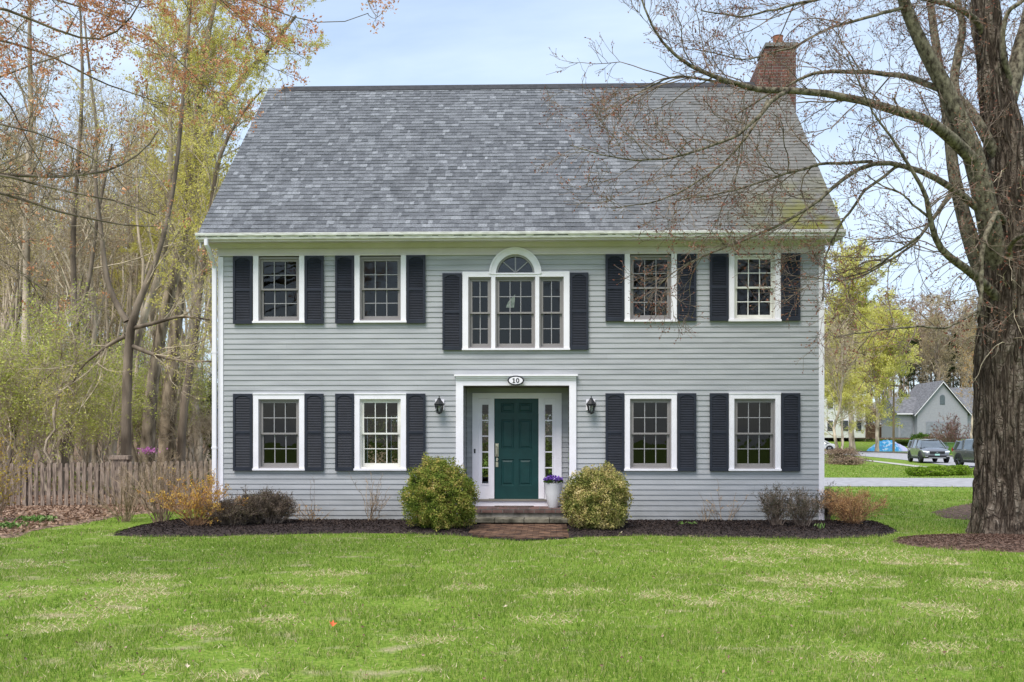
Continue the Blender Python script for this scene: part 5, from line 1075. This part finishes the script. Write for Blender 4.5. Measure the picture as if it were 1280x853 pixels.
ob = pobj('blossom', pk, az); ob.location = [-float(c) for c in az.location]
twiggy('bare_twig_shrub', G(462, 657, .05), .42, 1.08, 13, 'upright bare pinkish stems under the second lower window', 13, 'tantwig', 4, 3, r0=.007, l2=(.1,.35))
twiggy('cut_stems', G(391, 657, .05), .50, .40, 16, 'tuft of short tan stems right of the heath bush', 14, 'tantwig', 2, 0, oranl, 120, (.02,.04), r0=.006, base=.25)
twiggy('bare_sprout', G(391, 656, .05), .10, 1.02, 2, 'single thin tall bare stem rising from the tan tuft', 15, 'twig', 2, 1, r0=.005)
twiggy('cut_stems', G(904, 657, .05), .62, .78, 7, 'few pale forked stems below the third lower window', 16, 'tantwig', 3, 1, oranl, 60, (.02,.04), r0=.007, base=.3)
twiggy('cut_stems', G(882, 658, .05), .22, .40, 9, 'small clump of short pale stems beside the forked stems', 26, 'tantwig', 1, 0, r0=.006, base=.4)
dk = leafmat('dark_shrub_leaf', [(0,(.030,.032,.022)),(.5,(.085,.085,.05)),(1,(.20,.16,.12))], wisl=.9, nscale=3, transl=.1)
for i, (px, py, w, h, lb) in enumerate(((970,663,.34,.74,'dark upright twiggy shrub, leftmost of the three by the right corner'),(1002,664,.36,.72,'dark twiggy shrub in front of the right corner board'),(1032,655,.30,.66,'dark twiggy shrub between the house corner and the orange shrub'))):
    twiggy('dark_shrub', G(px, py, .05), w, h, 44, lb, 17+i, 'twig', 6, 3, dk, 3600, (.014,.028), group='dark upright shrubs at the right corner', base=.3, wander=.06, spread=.5)
fors = leafmat('forsythia_flower', [(0,(.40,.26,.04)),(.5,(.60,.42,.06)),(1,(.55,.55,.12))], wisl=.9, transl=.35)
twiggy('forsythia', G(-8, 655, .0), .75, 1.75, 40, 'half bare forsythia with faded yellow flowers at the left edge', 21, 'tantwig', 6, 4, fors, 1500, (.03,.055), l2=(.2,.6), r0=.009)
def clump(name, px, py, w, h, n, cols, label, seed, cat='plant', size=(.10,.20), tall=1.):
    r = np.random.default_rng(seed); t = thing(name, G(px, py, .0), label, cat); V = []; F = []
    for k in range(n):
        a = r.random()*2*pi; L = size[0]+(size[1]-size[0])*r.random(); o = r.normal(size=2)*w*.35; d = np.array([cos(a), sin(a)]); wd = L*.22; s = np.array([-d[1], d[0]]); b = len(V)
        for f, zz, ww in ((0, 0, .3), (.35, .55, 1), (.7, .85, .9), (1., .7, .05)):
            for sg in (-1, 1): V.append((o[0]+d[0]*L*f+s[0]*wd*ww*sg*.5, o[1]+d[1]*L*f+s[1]*wd*ww*sg*.5, h*zz*(.7+.3*r.random())*tall))
        F += [(b+2*i, b+2*i+1, b+2*i+3, b+2*i+2) for i in range(3)]
    pobj('leaves', npmesh('leaves', np.array(V), [np.array(F)], leafmat('clump_leaf', cols, wisl=.8, transl=.3), True), t)
gl = [(0,(.06,.13,.03)),(.6,(.14,.24,.06)),(1,(.32,.40,.18))]
clump('tulip_leaves', 860, 661, .22, .16, 22, gl, 'small clump of pale green spring leaves right of the yellowish boxwood', 1)
clump('tulip_leaves', 1026, 667, .08, .24, 9, gl, 'small bright green leaf clump at the foot of the corner shrubs', 2, size=(.06,.12))
clump('wild_plant', 46, 655, .40, .20, 90, gl, 'bright green ground plants among dead leaves by the fence', 3)
clump('wild_plant', 14, 663, .35, .18, 60, gl, 'low green plants at the left edge below the forsythia', 4)
clump('low_plants', 815, 660, .40, .10, 60, [(0,(.08,.12,.04)),(1,(.28,.26,.12))], 'flat olive ground plants beside the yellowish boxwood', 5, size=(.05,.12))
# scattered dead bits over the lawn, too many to count
r = np.random.default_rng(14); f = 6+12*r.random(1500); s_ = (r.random(1500)*2-1)*.62*f; x = CAM[0]+Fv[0]*f+Rv[0]*s_; y = CAM[1]+Fv[1]*f+Rv[1]*s_; k = lawn_mask(x, y) > .02; P = np.stack([x[k], y[k], .015+.02*r.random(k.sum())], 1)
link('leaf_debris', leafmesh('leaf_debris', r, P, (.012,.038), ll, .6, flat=.5), kind='stuff')
# loose leaves and pale stones on the lawn
ol = mat('orange_dead_leaf', (.55,.13,.04), .7, .2, 20); pl2 = mat('pale_dead_leaf', (.55,.45,.34), .8, .2, 20)
for px, py, s, mt_, lb in ((415,783,.045,ol,'bright orange dead leaf lying on the lawn'),(633,761,.028,pl2,'pale curled leaf on the lawn below the doorstep'),(569,724,.03,pl2,'small pale leaf on the lawn left of centre'),(233,836,.024,pl2,'pale leaf on the lawn near the bottom edge'),(594,819,.024,pl2,'pale leaf near the bottom edge of the lawn, left of centre'),(513,667,.05,pl2,'white pebble at the mulch edge left of the large boxwood'),(777,668,.05,pl2,'white pebble beside the yellowish boxwood')):
    m = MB(); q = gr(px, py, .04); k = len(m.v); pts = [(0,-1,0),(.5,-.5,.25),(.85,.1,.45),(.35,.25,.2),(.1,1,.5),(-.3,.3,.2),(-.8,.2,.5),(-.45,-.45,.2)]
    m.add([(0,0,.05)]+[(a*s, b*s, c*s+.05) for a, b, c in pts], [(0, i+1, (i+1) % 8+1) for i in range(8)]); 
    for j, v in enumerate(m.v): m.v[j] = (v[0], v[1], v[2]-.03)
    o = m.build('fallen_leaf' if s < .09 and 'pebble' not in lb else ('pebble' if 'pebble' in lb else 'wood_chip'), mt_, label=lb, cat='leaf' if 'leaf' in lb else ('stone' if 'pebble' in lb else 'wood chip')); o.location = tuple(map(float, q)); o.rotation_euler = (.3, .2, px)
# ------------------------------------------------------------------ picket fence
MT['picket'] = mat('weathered_picket', (.16,.12,.098), .95, .25, 7, (4,4,.6), bump=.4, bscale=30, col2=(.27,.21,.17), island=.25)
fence = thing('picket_fence', (-9, 3.9, 0), 'weathered grey-brown picket fence between the lawn and the wood', 'fence'); FO = np.array([-9, 3.9, 0])
r = np.random.default_rng(4); fx0, fx1 = pd(-60, HOR, 22.6), pd(272, HOR, 23.6); nP = 46
def fl(f): return fx0*(1-f)+fx1*f-np.array([0, 0, 1.71])-FO
for k in range(nP):
    f = k/(nP-1); p = fl(f); m = MB(); w = .044+.005*r.random(); h = 1.08+.07*f+r.normal()*.012; tl = r.normal()*.010; x, y = p[0], p[1]-.03; cx_ = .02
    m.prism([(x-w, .04), (x+w, .04), (x+w+tl, h-.03), (x+w-cx_+tl, h), (x-w+cx_+tl, h), (x-w+tl, h-.03)], lambda a, b: (a, y-.011, b), lambda a, b: (a, y+.011, b))
    m.build('picket', MT['picket'], fence)
for z in (.30, .88):
    m = MB(); a, b = fl(-.02), fl(1.02); m.prism([(a[0], z), (b[0], z+.05), (b[0], z+.14), (a[0], z+.09)], lambda u, v: (u, a[1]*(1)+(b[1]-a[1])*(u-a[0])/(b[0]-a[0])-.015, v), lambda u, v: (u, a[1]+(b[1]-a[1])*(u-a[0])/(b[0]-a[0])+.03, v)); m.build('rail', MT['picket'], fence)
for f in (.0, .27, .53, .79, 1.):
    p = fl(f); m = MB(); m.box(p[0]-.05, p[1]+.032, -.2, p[0]+.05, p[1]+.13, 1.02+.06*f); m.build('post', MT['picket'], fence)
q = pd(151, 577, 25.5); m = MB(); s = .22; m.box(-s, -.1, 0, s, .1, q[2]+.05); m.box(-s-.05, -.14, q[2]+.05, s+.05, .14, q[2]+.16)
o = m.build('gate_post', MT['picket'], label='broad brown wooden post behind the fence at the forked tree', cat='post', bevel=.01); o.location = (q[0], q[1], 0)

# ------------------------------------------------------------------ vehicles
MT['tyre'] = mat('tyre_rubber', (.018,.018,.02), .8, .2, 10); MT['rim'] = mat('alloy_rim', (.10,.10,.11), .35, .1, 8, metal=.8); MT['carglass'] = mat('car_glass', (.22,.24,.25), .08, .1, 3, spec=.9, metal=.75)
MT['lamp'] = mat('headlight', (.75,.78,.8), .15, .05, 5, spec=.8); MT['plastic'] = mat('black_plastic', (.02,.02,.022), .55, .1, 8); MT['chrome'] = mat('chrome_trim', (.6,.6,.6), .2, .05, 5, metal=.9); MT['tail'] = mat('tail_light', (.35,.02,.02), .2, .1, 5)
def suv(loc, head, paint, label, group=None, plate=True, shield=None):
    # heading: direction of travel (dx, dy); local +x is forward
    t = thing('parked_suv', loc, label, 'car', group, rz=math.atan2(head[1], head[0]))
    L = 4.65; 
    # stations: x, half width, z bottom, z shoulder(belt), z top(hood/deck)
    st = [(-2.32,.70,.42,.78,.86),(-2.28,.80,.36,.92,1.02),(-2.10,.88,.32,.98,1.06),(-1.6,.92,.30,1.00,1.06),(-.9,.925,.28,1.00,1.05),(0,.925,.28,.98,1.04),(.75,.925,.28,.97,1.05),(1.25,.92,.29,.94,1.06),(1.75,.90,.30,.88,1.00),(2.10,.84,.32,.80,.92),(2.26,.74,.34,.72,.82),(2.33,.62,.36,.62,.70)]
    V = []; nS = 13
    for x, w, zb, zs, zt in st:
        c = [(w*.80, zb), (w*.97, zb+.10), (w, (zb+zs)*.5), (w*.985, zs), (w*.90, zs+.05*(zt > zs)), (w*.55, zt), (0, zt+.015)]
        ring = c+[(-a, b) for a, b in c[-2::-1]]; V += [(x, a, b) for a, b in ring]
    F = [(i*nS+j, i*nS+j+1, (i+1)*nS+j+1, (i+1)*nS+j) for i in range(len(st)-1) for j in range(nS-1)]
    F += [(i*nS+nS-1, i*nS, (i+1)*nS, (i+1)*nS+nS-1) for i in range(len(st)-1)]
    m = MB(); m.add(V, F+[tuple(range(nS)), tuple((len(st)-1)*nS+i for i in range(nS))])
    m.build('body', paint, t, smooth=True)
    # greenhouse
    gh = [(-2.24,.72,1.00,1.02),(-2.05,.76,1.02,1.42),(-1.75,.74,1.02,1.58),(-1.0,.72,1.02,1.63),(-.1,.71,1.02,1.63),(.45,.70,1.02,1.55),(.95,.72,1.03,1.28),(1.38,.76,1.03,1.05)]
    V = []
    for x, w, zb, zt in gh: ww = w*(1-.12*(zt-zb)/.6); V += [(x, w+.09, zb), (x, ww, zt-.04), (x, ww*.8, zt), (x, -ww*.8, zt), (x, -ww, zt-.04), (x, -w-.09, zb)]
    F = [(i*6+j, i*6+j+1, (i+1)*6+j+1, (i+1)*6+j) for i in range(len(gh)-1) for j in range(5)]
    m = MB(); m.add(V, F); m.build('window_glass', MT['carglass'], t, smooth=True)
    m = MB(); V2 = []
    for x, w, zb, zt in gh[1:6]: ww = w*(1-.12*(zt-zb)/.6); V2 += [(x, ww+.008, zt-.07), (x, ww*.82, zt+.012), (x, 0, zt+.03), (x, -ww*.82, zt+.012), (x, -ww-.008, zt-.07)]
    m.add(V2, [(i*5+j, i*5+j+1, (i+1)*5+j+1, (i+1)*5+j) for i in range(4) for j in range(4)]); m.build('roof_panel', paint, t, smooth=True)
    m = MB()
    for s in (-1, 1):
        m.tube([(1.40, s*.83, 1.04), (.95, s*.785, 1.27), (.45, s*.70, 1.53)], .035, 6); m.tube([(-.15, s*.80, 1.02), (-.22, s*.66, 1.60)], .035, 5); m.tube([(-1.15, s*.82, 1.02), (-1.3, s*.68, 1.58)], .05, 5); m.tube([(-2.0, s*.83, 1.02), (-1.85, s*.70, 1.52)], .10, 6)
        m.tube([(-1.8, s*.55, 1.63), (-.1, s*.55, 1.675)], .018, 5)
    m.build('pillars', paint, t)
    for s in (-1, 1):
        for x in (-1.42, 1.42):
            m = MB(); n = 26; pr = [(.345,-.11),(.365,-.09),(.365,.09),(.345,.11),(.24,.115),(.22,.06),(.0,.06)]; k0 = len(m.v)
            for rr_, yy in pr:
                for i in range(n): m.v.append((x+rr_*cos(2*pi*i/n), s*(.83+yy), .365+rr_*sin(2*pi*i/n)))
            m.f += [(k0+j*n+i, k0+j*n+(i+1) % n, k0+(j+1)*n+(i+1) % n, k0+(j+1)*n+i) for j in range(len(pr)-1) for i in range(n)]
            w = m.build('wheel', MT['tyre'], t); m = MB()
            for i in range(5): a = 2*pi*i/5+.3; m.tube([(x, s*.925, .365), (x+.225*cos(a), s*.925, .365+.225*sin(a))], .03, 4)
            m.tube([(x, s*.93, .365), (x, s*.95, .365)], .05, 8); m.build('rim', MT['rim'], w)
            m = MB(); ar = [(x+R0*cos(a), .365+R0*sin(a)) for R0, an in ((.46, np.linspace(-.25, pi+.25, 18)),) for a in an]; ar2 = [(x+.37*cos(a), .365+.37*sin(a)) for a in np.linspace(pi+.25, -.25, 18)]
            for i in range(17): m.add([(ar[i][0], s*.935, ar[i][1]), (ar[i+1][0], s*.935, ar[i+1][1]), (ar2[16-i][0], s*.935, ar2[16-i][1]), (ar2[17-i][0], s*.935, ar2[17-i][1]), (ar[i][0], s*.80, ar[i][1]), (ar[i+1][0], s*.80, ar[i+1][1])], [(0,1,2,3),(0,4,5,1)])
            m.build('wheel_arch', MT['plastic'], t)
        m = MB(); m.add([(2.30, s*.50, .80), (2.14, s*.84, .84), (1.95, s*.895, .90), (1.98, s*.885, .80), (2.18, s*.83, .74), (2.325, s*.50, .72)], [(0,1,4,5),(1,2,3,4)]); m.add([(2.33, s*.50, .795), (2.16, s*.86, .835), (2.20, s*.85, .745), (2.35, s*.50, .725)], [(0,1,2,3)]); m.build('headlight', MT['lamp'], t)
        m = MB(); m.prism([(.95,.98),(1.12,1.0),(1.10,1.14),(.97,1.13)], lambda a, b: (a, s*.93, b), lambda a, b: (a-.04, s*1.08, b)); m.build('mirror', paint, t)
        m = MB(); m.box(-2.30, s*.62 if s > 0 else -.84, .90, -2.20, .84 if s > 0 else -.62, 1.12); m.build('tail_light', MT['tail'], t)
        m = MB(); m.box(-1.0, s*.93-.01, .27, 1.0, s*.93+.01, .40); m.build('side_sill', MT['plastic'], t)
        for x in (-.55, .45): m = MB(); m.box(x-.1, s*.93-.012, .86, x+.08, s*.93+.018, .885); m.build('door_handle', MT['chrome'], t)
    m = MB(); m.prism([(-.48,.62),(.48,.62),(.50,.80),(-.50,.80)], lambda a, b: (2.348, a, b), lambda a, b: (2.25, a, b)); m.build('grille', MT['plastic'], t)
    m = MB(); m.prism([(-.70,.36),(.70,.36),(.76,.52),(-.76,.52)], lambda a, b: (2.352, a, b), lambda a, b: (2.15, a, b)); g = m.build('lower_grille', MT['plastic'], t)
    m = MB(); m.box(2.35, -.55, .34, 2.375, .55, .38); [m.box(2.353, s*.70-.10, .44, 2.372, s*.70+.10, .49) for s in (-1, 1)]; m.build('bumper_trim', MT['chrome'], t)
    m = MB(); m.box(2.35, -.045, .685, 2.362, -.025, .755); m.box(2.35, .025, .685, 2.362, .045, .755); m.box(2.35, -.025, .71, 2.362, .025, .728); m.build('badge', MT['chrome'], t)
    m = MB(); m.box(2.354, -.155, .52, 2.366, .155, .63); m.build('licence_plate', mat('plate', (.35,.60,.55), .5, .1, 30), t)
    return t
def carpos(px, py): q = gr(px, py); return (q[0], q[1], float(th(q[0], q[1]))+.012)
gp = mat('grey_car_paint', (.12,.125,.145), .25, .04, 3, coat=1., spec=.6); wp = mat('silver_car_paint', (.55,.56,.58), .25, .03, 3, coat=1., spec=.6); dp = mat('charcoal_car_paint', (.055,.065,.07), .25, .04, 3, coat=1., spec=.6)
q = pd(1160, HOR, 66.0); suv((q[0], q[1], .014), (-.13,-.99), gp, 'grey suv parked on the road, its front facing the lawn')
q = pd(1233, HOR, 54.5); suv((q[0], q[1], .014), (.10,-.99), dp, 'dark suv half hidden behind the big tree trunk')
q = pd(1023, HOR, 116.0); suv((q[0], q[1], float(th(q[0], q[1]))+.014), (.92,-.38), wp, 'silver-white car just showing past the house corner')

# ------------------------------------------------------------------ buildings and street things beyond the road
MT['gwall'] = mat('garage_siding', (.31,.31,.35), .8, .05, 4); MT['groof'] = mat('garage_shingle', (.12,.12,.13), .95, .2, 2, (1,1,6), col2=(.18,.18,.195)); MT['darkglass'] = mat('dark_window', (.03,.035,.04), .1, .2, 2, spec=.6)
D = 132.; k = D/FPX; zg = 1.8
def gp_(px): return pd(px, HOR, D)[0]
Y0 = pd(1180, HOR, D)[1]; O = np.array([gp_(1178), Y0, zg]); gar = thing('garage_house', tuple(O), 'grey gabled house with double garage beyond the road', 'house')
W2 = 31*k; eh = 31*k; ph = 39*k; ext = 60*k
m = MB(); m.prism([(-W2, 0), (W2, 0), (W2, eh), (0, eh+ph*.95), (-W2, eh)], lambda a, b: (a, 0, b), lambda a, b: (a, 9, b)); m.box(W2, .6, 0, W2+ext*.6, 8, eh); m.box(-W2-2.2, 1.2, 0, -W2, 8, eh*.96); m.build('wall', MT['gwall'], gar)
def slab(m, pts, y0, y1, th_=.18):
    (a, za), (b, zb_) = pts; m.prism([(a, za), (b, zb_), (b, zb_+th_), (a, za+th_)], lambda u, v: (u, y0, v), lambda u, v: (u, y1, v))
m = MB(); slab(m, [(-W2-.45, eh-.35), (0, eh+ph)], -.35, 9.4); slab(m, [(0, eh+ph), (W2+.45, eh-.35)], -.35, 9.4)
m.prism([(.1, eh-.1), (4.5, eh+ph*.86), (8.9, eh-.1)], lambda a, b: (W2-1.0, a, b), lambda a, b: (W2+ext*.6+.4, a, b)); m.prism([(.8, eh-.15), (4.5, eh+ph*.55), (8.4, eh-.15)], lambda a, b: (-W2-2.6, a, b), lambda a, b: (-W2+1.5, a, b))
m.build('roof', MT['groof'], gar)
m = MB(); slab(m, [(-W2-.5, eh-.50), (0, eh+ph-.14)], -.40, -.30, .13); slab(m, [(0, eh+ph-.14), (W2+.5, eh-.50)], -.40, -.30, .13); m.box(-W2-2.6, .5, eh-.22, -W2-.1, .6, eh-.05); m.build('trim', MT['white'], gar)
m = MB(); m.box(-.35, -.04, eh+1.15, .35, .05, eh+2.2); m.prism([(.35*cos(a), eh+2.2+.35*sin(a)) for a in np.linspace(0, pi, 9)], lambda a, b: (a, -.04, b), lambda a, b: (a, .05, b)); m.build('louvre', mat('louvre', (.10,.12,.14), .6), gar)
for x0 in (-W2-1.9, -W2+1.2):
    m = MB(); w = 1.7 if x0 < -W2 else 4.6; y = 1.12 if x0 < -W2 else -.06; m.box(x0, y, 0, x0+w, y+.06, 2.25); [m.box(x0+.05, y-.02, z, x0+w-.05, y, z+.03) for z in (.55, 1.1, 1.65)]; m.build('garage_door', mat('garage_door_paint', (.24,.25,.29), .7), gar)
wh = thing('white_house', (pd(1055, HOR, 142)[0], pd(1055, HOR, 142)[1], 1.8), 'tall white house behind the yellow trees', 'house')
m = MB(); m.box(-6, 0, 0, 3.2, 9, 7.4); m.build('wall', mat('white_siding', (.62,.62,.60), .8, .05, 3), wh); m = MB(); m.prism([(-.4, 7.4), (4.5, 10.6), (9.4, 7.4)], lambda a, b: (-6.4, a, b), lambda a, b: (3.6, a, b)); m.build('roof', MT['groof'], wh)
for x in (-4.6, -2.1, .2, 2.2):
    for z in (1.0, 4.4):
        m = MB(); m.box(x-.55, -.05, z-.08, x+.55, .02, z+1.68); f_ = m.build('window', MT['white'], wh); m = MB(); m.box(x-.42, -.07, z, x+.42, -.045, z+1.6); m.build('pane', MT['darkglass'], f_)
m = MB(); m.box(3.3, -.2, 0, 6.2, .0, 1.9); [m.box(3.3+i*.3, -.24, 0, 3.3+i*.3+.2, -.2, 1.95) for i in range(10)]; o = m.build('wooden_fence', mat('brown_fence', (.10,.06,.04), .9, .2, 4), label='dark brown board fence right of the white house', cat='fence'); o.location = tuple(wh.location)
# tarpaulin over a heap
r = np.random.default_rng(6); q = pd(1111, HOR, 124); n = 60; a = np.linspace(-1, 1, n); X, Y = np.meshgrid(a, a); rr_ = np.sqrt(X**2+Y**2)
H = 1.35*np.clip(1-rr_**1.5, 0, 1)**.8*(.45+1.1*fbm(X*2.3+5, Y*2, 9, 3))+.06*vnoise(X*14+20, Y*14+20, 3)
z0 = float(th(q[0], q[1])); V = np.stack([X*2.9, Y*2.0, H-.08], -1).reshape(-1, 3); I = (np.arange(n-1)[:, None]*n+np.arange(n-1)[None]).ravel()
m_, nt, N, L, P = newmat('tarpaulin'); tc = N.new('ShaderNodeTexCoord'); vo = N.new('ShaderNodeTexVoronoi'); vo.inputs['Scale'].default_value = 3.2; L.new(tc.outputs['Object'], vo.inputs[0])
sx_ = N.new('ShaderNodeSeparateXYZ'); L.new(tc.outputs['Object'], sx_.inputs[0]); rp = N.new('ShaderNodeValToRGB'); rp.color_ramp.interpolation = 'CONSTANT'
for _ in range(2): rp.color_ramp.elements.new(.5)
for e, (p_, c) in zip(rp.color_ramp.elements, [(0,(.04,.32,.62)),(.45,(.08,.45,.72)),(.7,(.45,.62,.78)),(.85,(.10,.28,.60))]): e.position = p_; e.color = c4(c)
L.new(vo.outputs['Color'], rp.inputs[0]); mm = N.new('ShaderNodeMix'); mm.data_type = 'RGBA'; mm.inputs[7].default_value = (.52,.50,.70,1); mr = N.new('ShaderNodeMapRange'); mr.inputs[1].default_value = .5; mr.inputs[2].default_value = 1.3
L.new(sx_.outputs[0], mr.inputs[0]); L.new(mr.outputs[0], mm.inputs[0]); L.new(rp.outputs[0], mm.inputs[6]); L.new(mm.outputs[2], P.inputs['Base Color']); P.inputs['Roughness'].default_value = .45
o = link('tarpaulin', npmesh('tarpaulin', V, [np.stack([I, I+1, I+1+n, I+n], 1)], m_, True), label='blue and pale violet tarpaulin over a heap across the road', cat='tarpaulin'); o.location = (q[0], q[1], z0)
q = pd(1117, HOR, 112); m = MB(); m.tube([(0,0,-.3),(0,0,4),(.03,0,8.6)], [.15,.13,.10], 10); m.box(-.9, -.06, 7.9, .9, .06, 8.05); m.build('utility_pole', mat('pole_wood', (.20,.15,.09), .9, .2, 3, (1,1,.2)), label='thin brown wooden utility pole in front of the tarpaulin', cat='pole').location = (q[0], q[1], float(th(q[0], q[1])))
def bin_(px, D, col, label, name='wheeled_bin', w=.62, h=1.15):
    q = pd(px, HOR, D); t = thing(name, (q[0], q[1], float(th(q[0], q[1]))), label, 'bin' if 'bin' in name else 'utility box'); mt_ = mat(name+'_plastic', col, .6, .1, 4)
    m = MB(); m.add([(-w*.42,-w*.42,.05),(w*.42,-w*.42,.05),(w*.42,w*.42,.05),(-w*.42,w*.42,.05),(-w*.5,-w*.5,h),(w*.5,-w*.5,h),(w*.5,w*.5,h),(-w*.5,w*.5,h)], [(0,3,2,1),(4,5,6,7),(0,1,5,4),(1,2,6,5),(2,3,7,6),(3,0,4,7)]); m.build('body', mt_, t, bevel=.03)
    m = MB(); m.box(-w*.54,-w*.56,h,w*.54,w*.54,h+.07); m.build('lid', mt_, t, bevel=.02); return t
bin_(1181, 104, (.10,.14,.10), 'large dark green box bin right behind the grey suv', w=1.3, h=1.2); bin_(1191, 100, (.12,.22,.05), 'bright green bin beside the dark green box', w=.8, h=1.15); bin_(1206, 98, (.16,.24,.20), 'pale green utility cabinet just left of the big trunk', 'utility_cabinet', .8, 1.1)
# shrubs across the road
GD = {'red': leafmat('plum_leaf', [(0,(.10,.035,.045)),(.5,(.24,.10,.11)),(1,(.38,.22,.20))], wisl=.8, transl=.3), 'ever': leafmat('bush_leaf', [(0,(.03,.08,.015)),(.5,(.10,.19,.03)),(1,(.22,.30,.05))], wisl=.7, transl=.3), 'tan': leafmat('dry_leaf', [(0,(.14,.09,.06)),(.5,(.30,.21,.15)),(1,(.46,.36,.26))], wisl=.8, transl=.2)}
def bg(px, D, w, h, leaf, n, label, seed, ls=(.12,.22), name='plum_bush', **kw):
    q = pd(px, HOR, D); return twiggy(name, (q[0], q[1], float(th(q[0], q[1]))), w, h, 40, label, seed, 'twig', 6, 4, GD[leaf], n, ls, l2=(w*.2, w*.6), r0=.03, rmin=.014, **kw)
bg(1194, 110, 3.3, 4.1, 'red', 3800, 'purple-red budding bush in front of the garage', 71, (.08,.16))
bg(1172, 114, 1.7, 2.4, 'tan', 2600, 'brownish bush left of the purple bush at the garage', 72, name='brown_bush')
q = pd(1152, HOR, 118); leafy_ball('round_bush', (q[0], q[1], float(th(q[0], q[1]))), 1.5, 1.2, 2.2, GD['ever'], 4000, 'bright green round bush at the garage corner', 73, (.12,.22))
q = pd(1046, HOR, 62); leafy_ball('dry_shrub', (q[0]+.3, q[1], 0), 1.5, 1.0, .95, GD['tan'], 7000, 'tan dried hydrangea mound past the house corner', 74, (.05,.11), lumpy=.3)
q = pd(1062, HOR, 60); leafy_ball('dry_shrub', (q[0], q[1], 0), 1.3, .9, .42, GD['tan'], 4000, 'low tan ground cover beside the dried hydrangea mound', 75, (.05,.11), lumpy=.3)
for i, (px, D, w, h, lb) in enumerate(((1150,42.5,.62,.36,'leftmost bright green low plant clump at the driveway edge'),(1172,42.8,.75,.40,'middle bright green low plant clump at the driveway edge'),(1198,43.5,.80,.42,'bright green low plant clump nearest the big trunk'))):
    q = pd(px, HOR, D); leafy_ball('low_green_shrub', (q[0], q[1], 0), w, .5, h, leafmat('lily_leaf', [(0,(.09,.18,.02)),(.5,(.20,.32,.03)),(1,(.36,.46,.08))], transl=.4), 3500, lb, 80+i, (.05,.12), lumpy=.25)
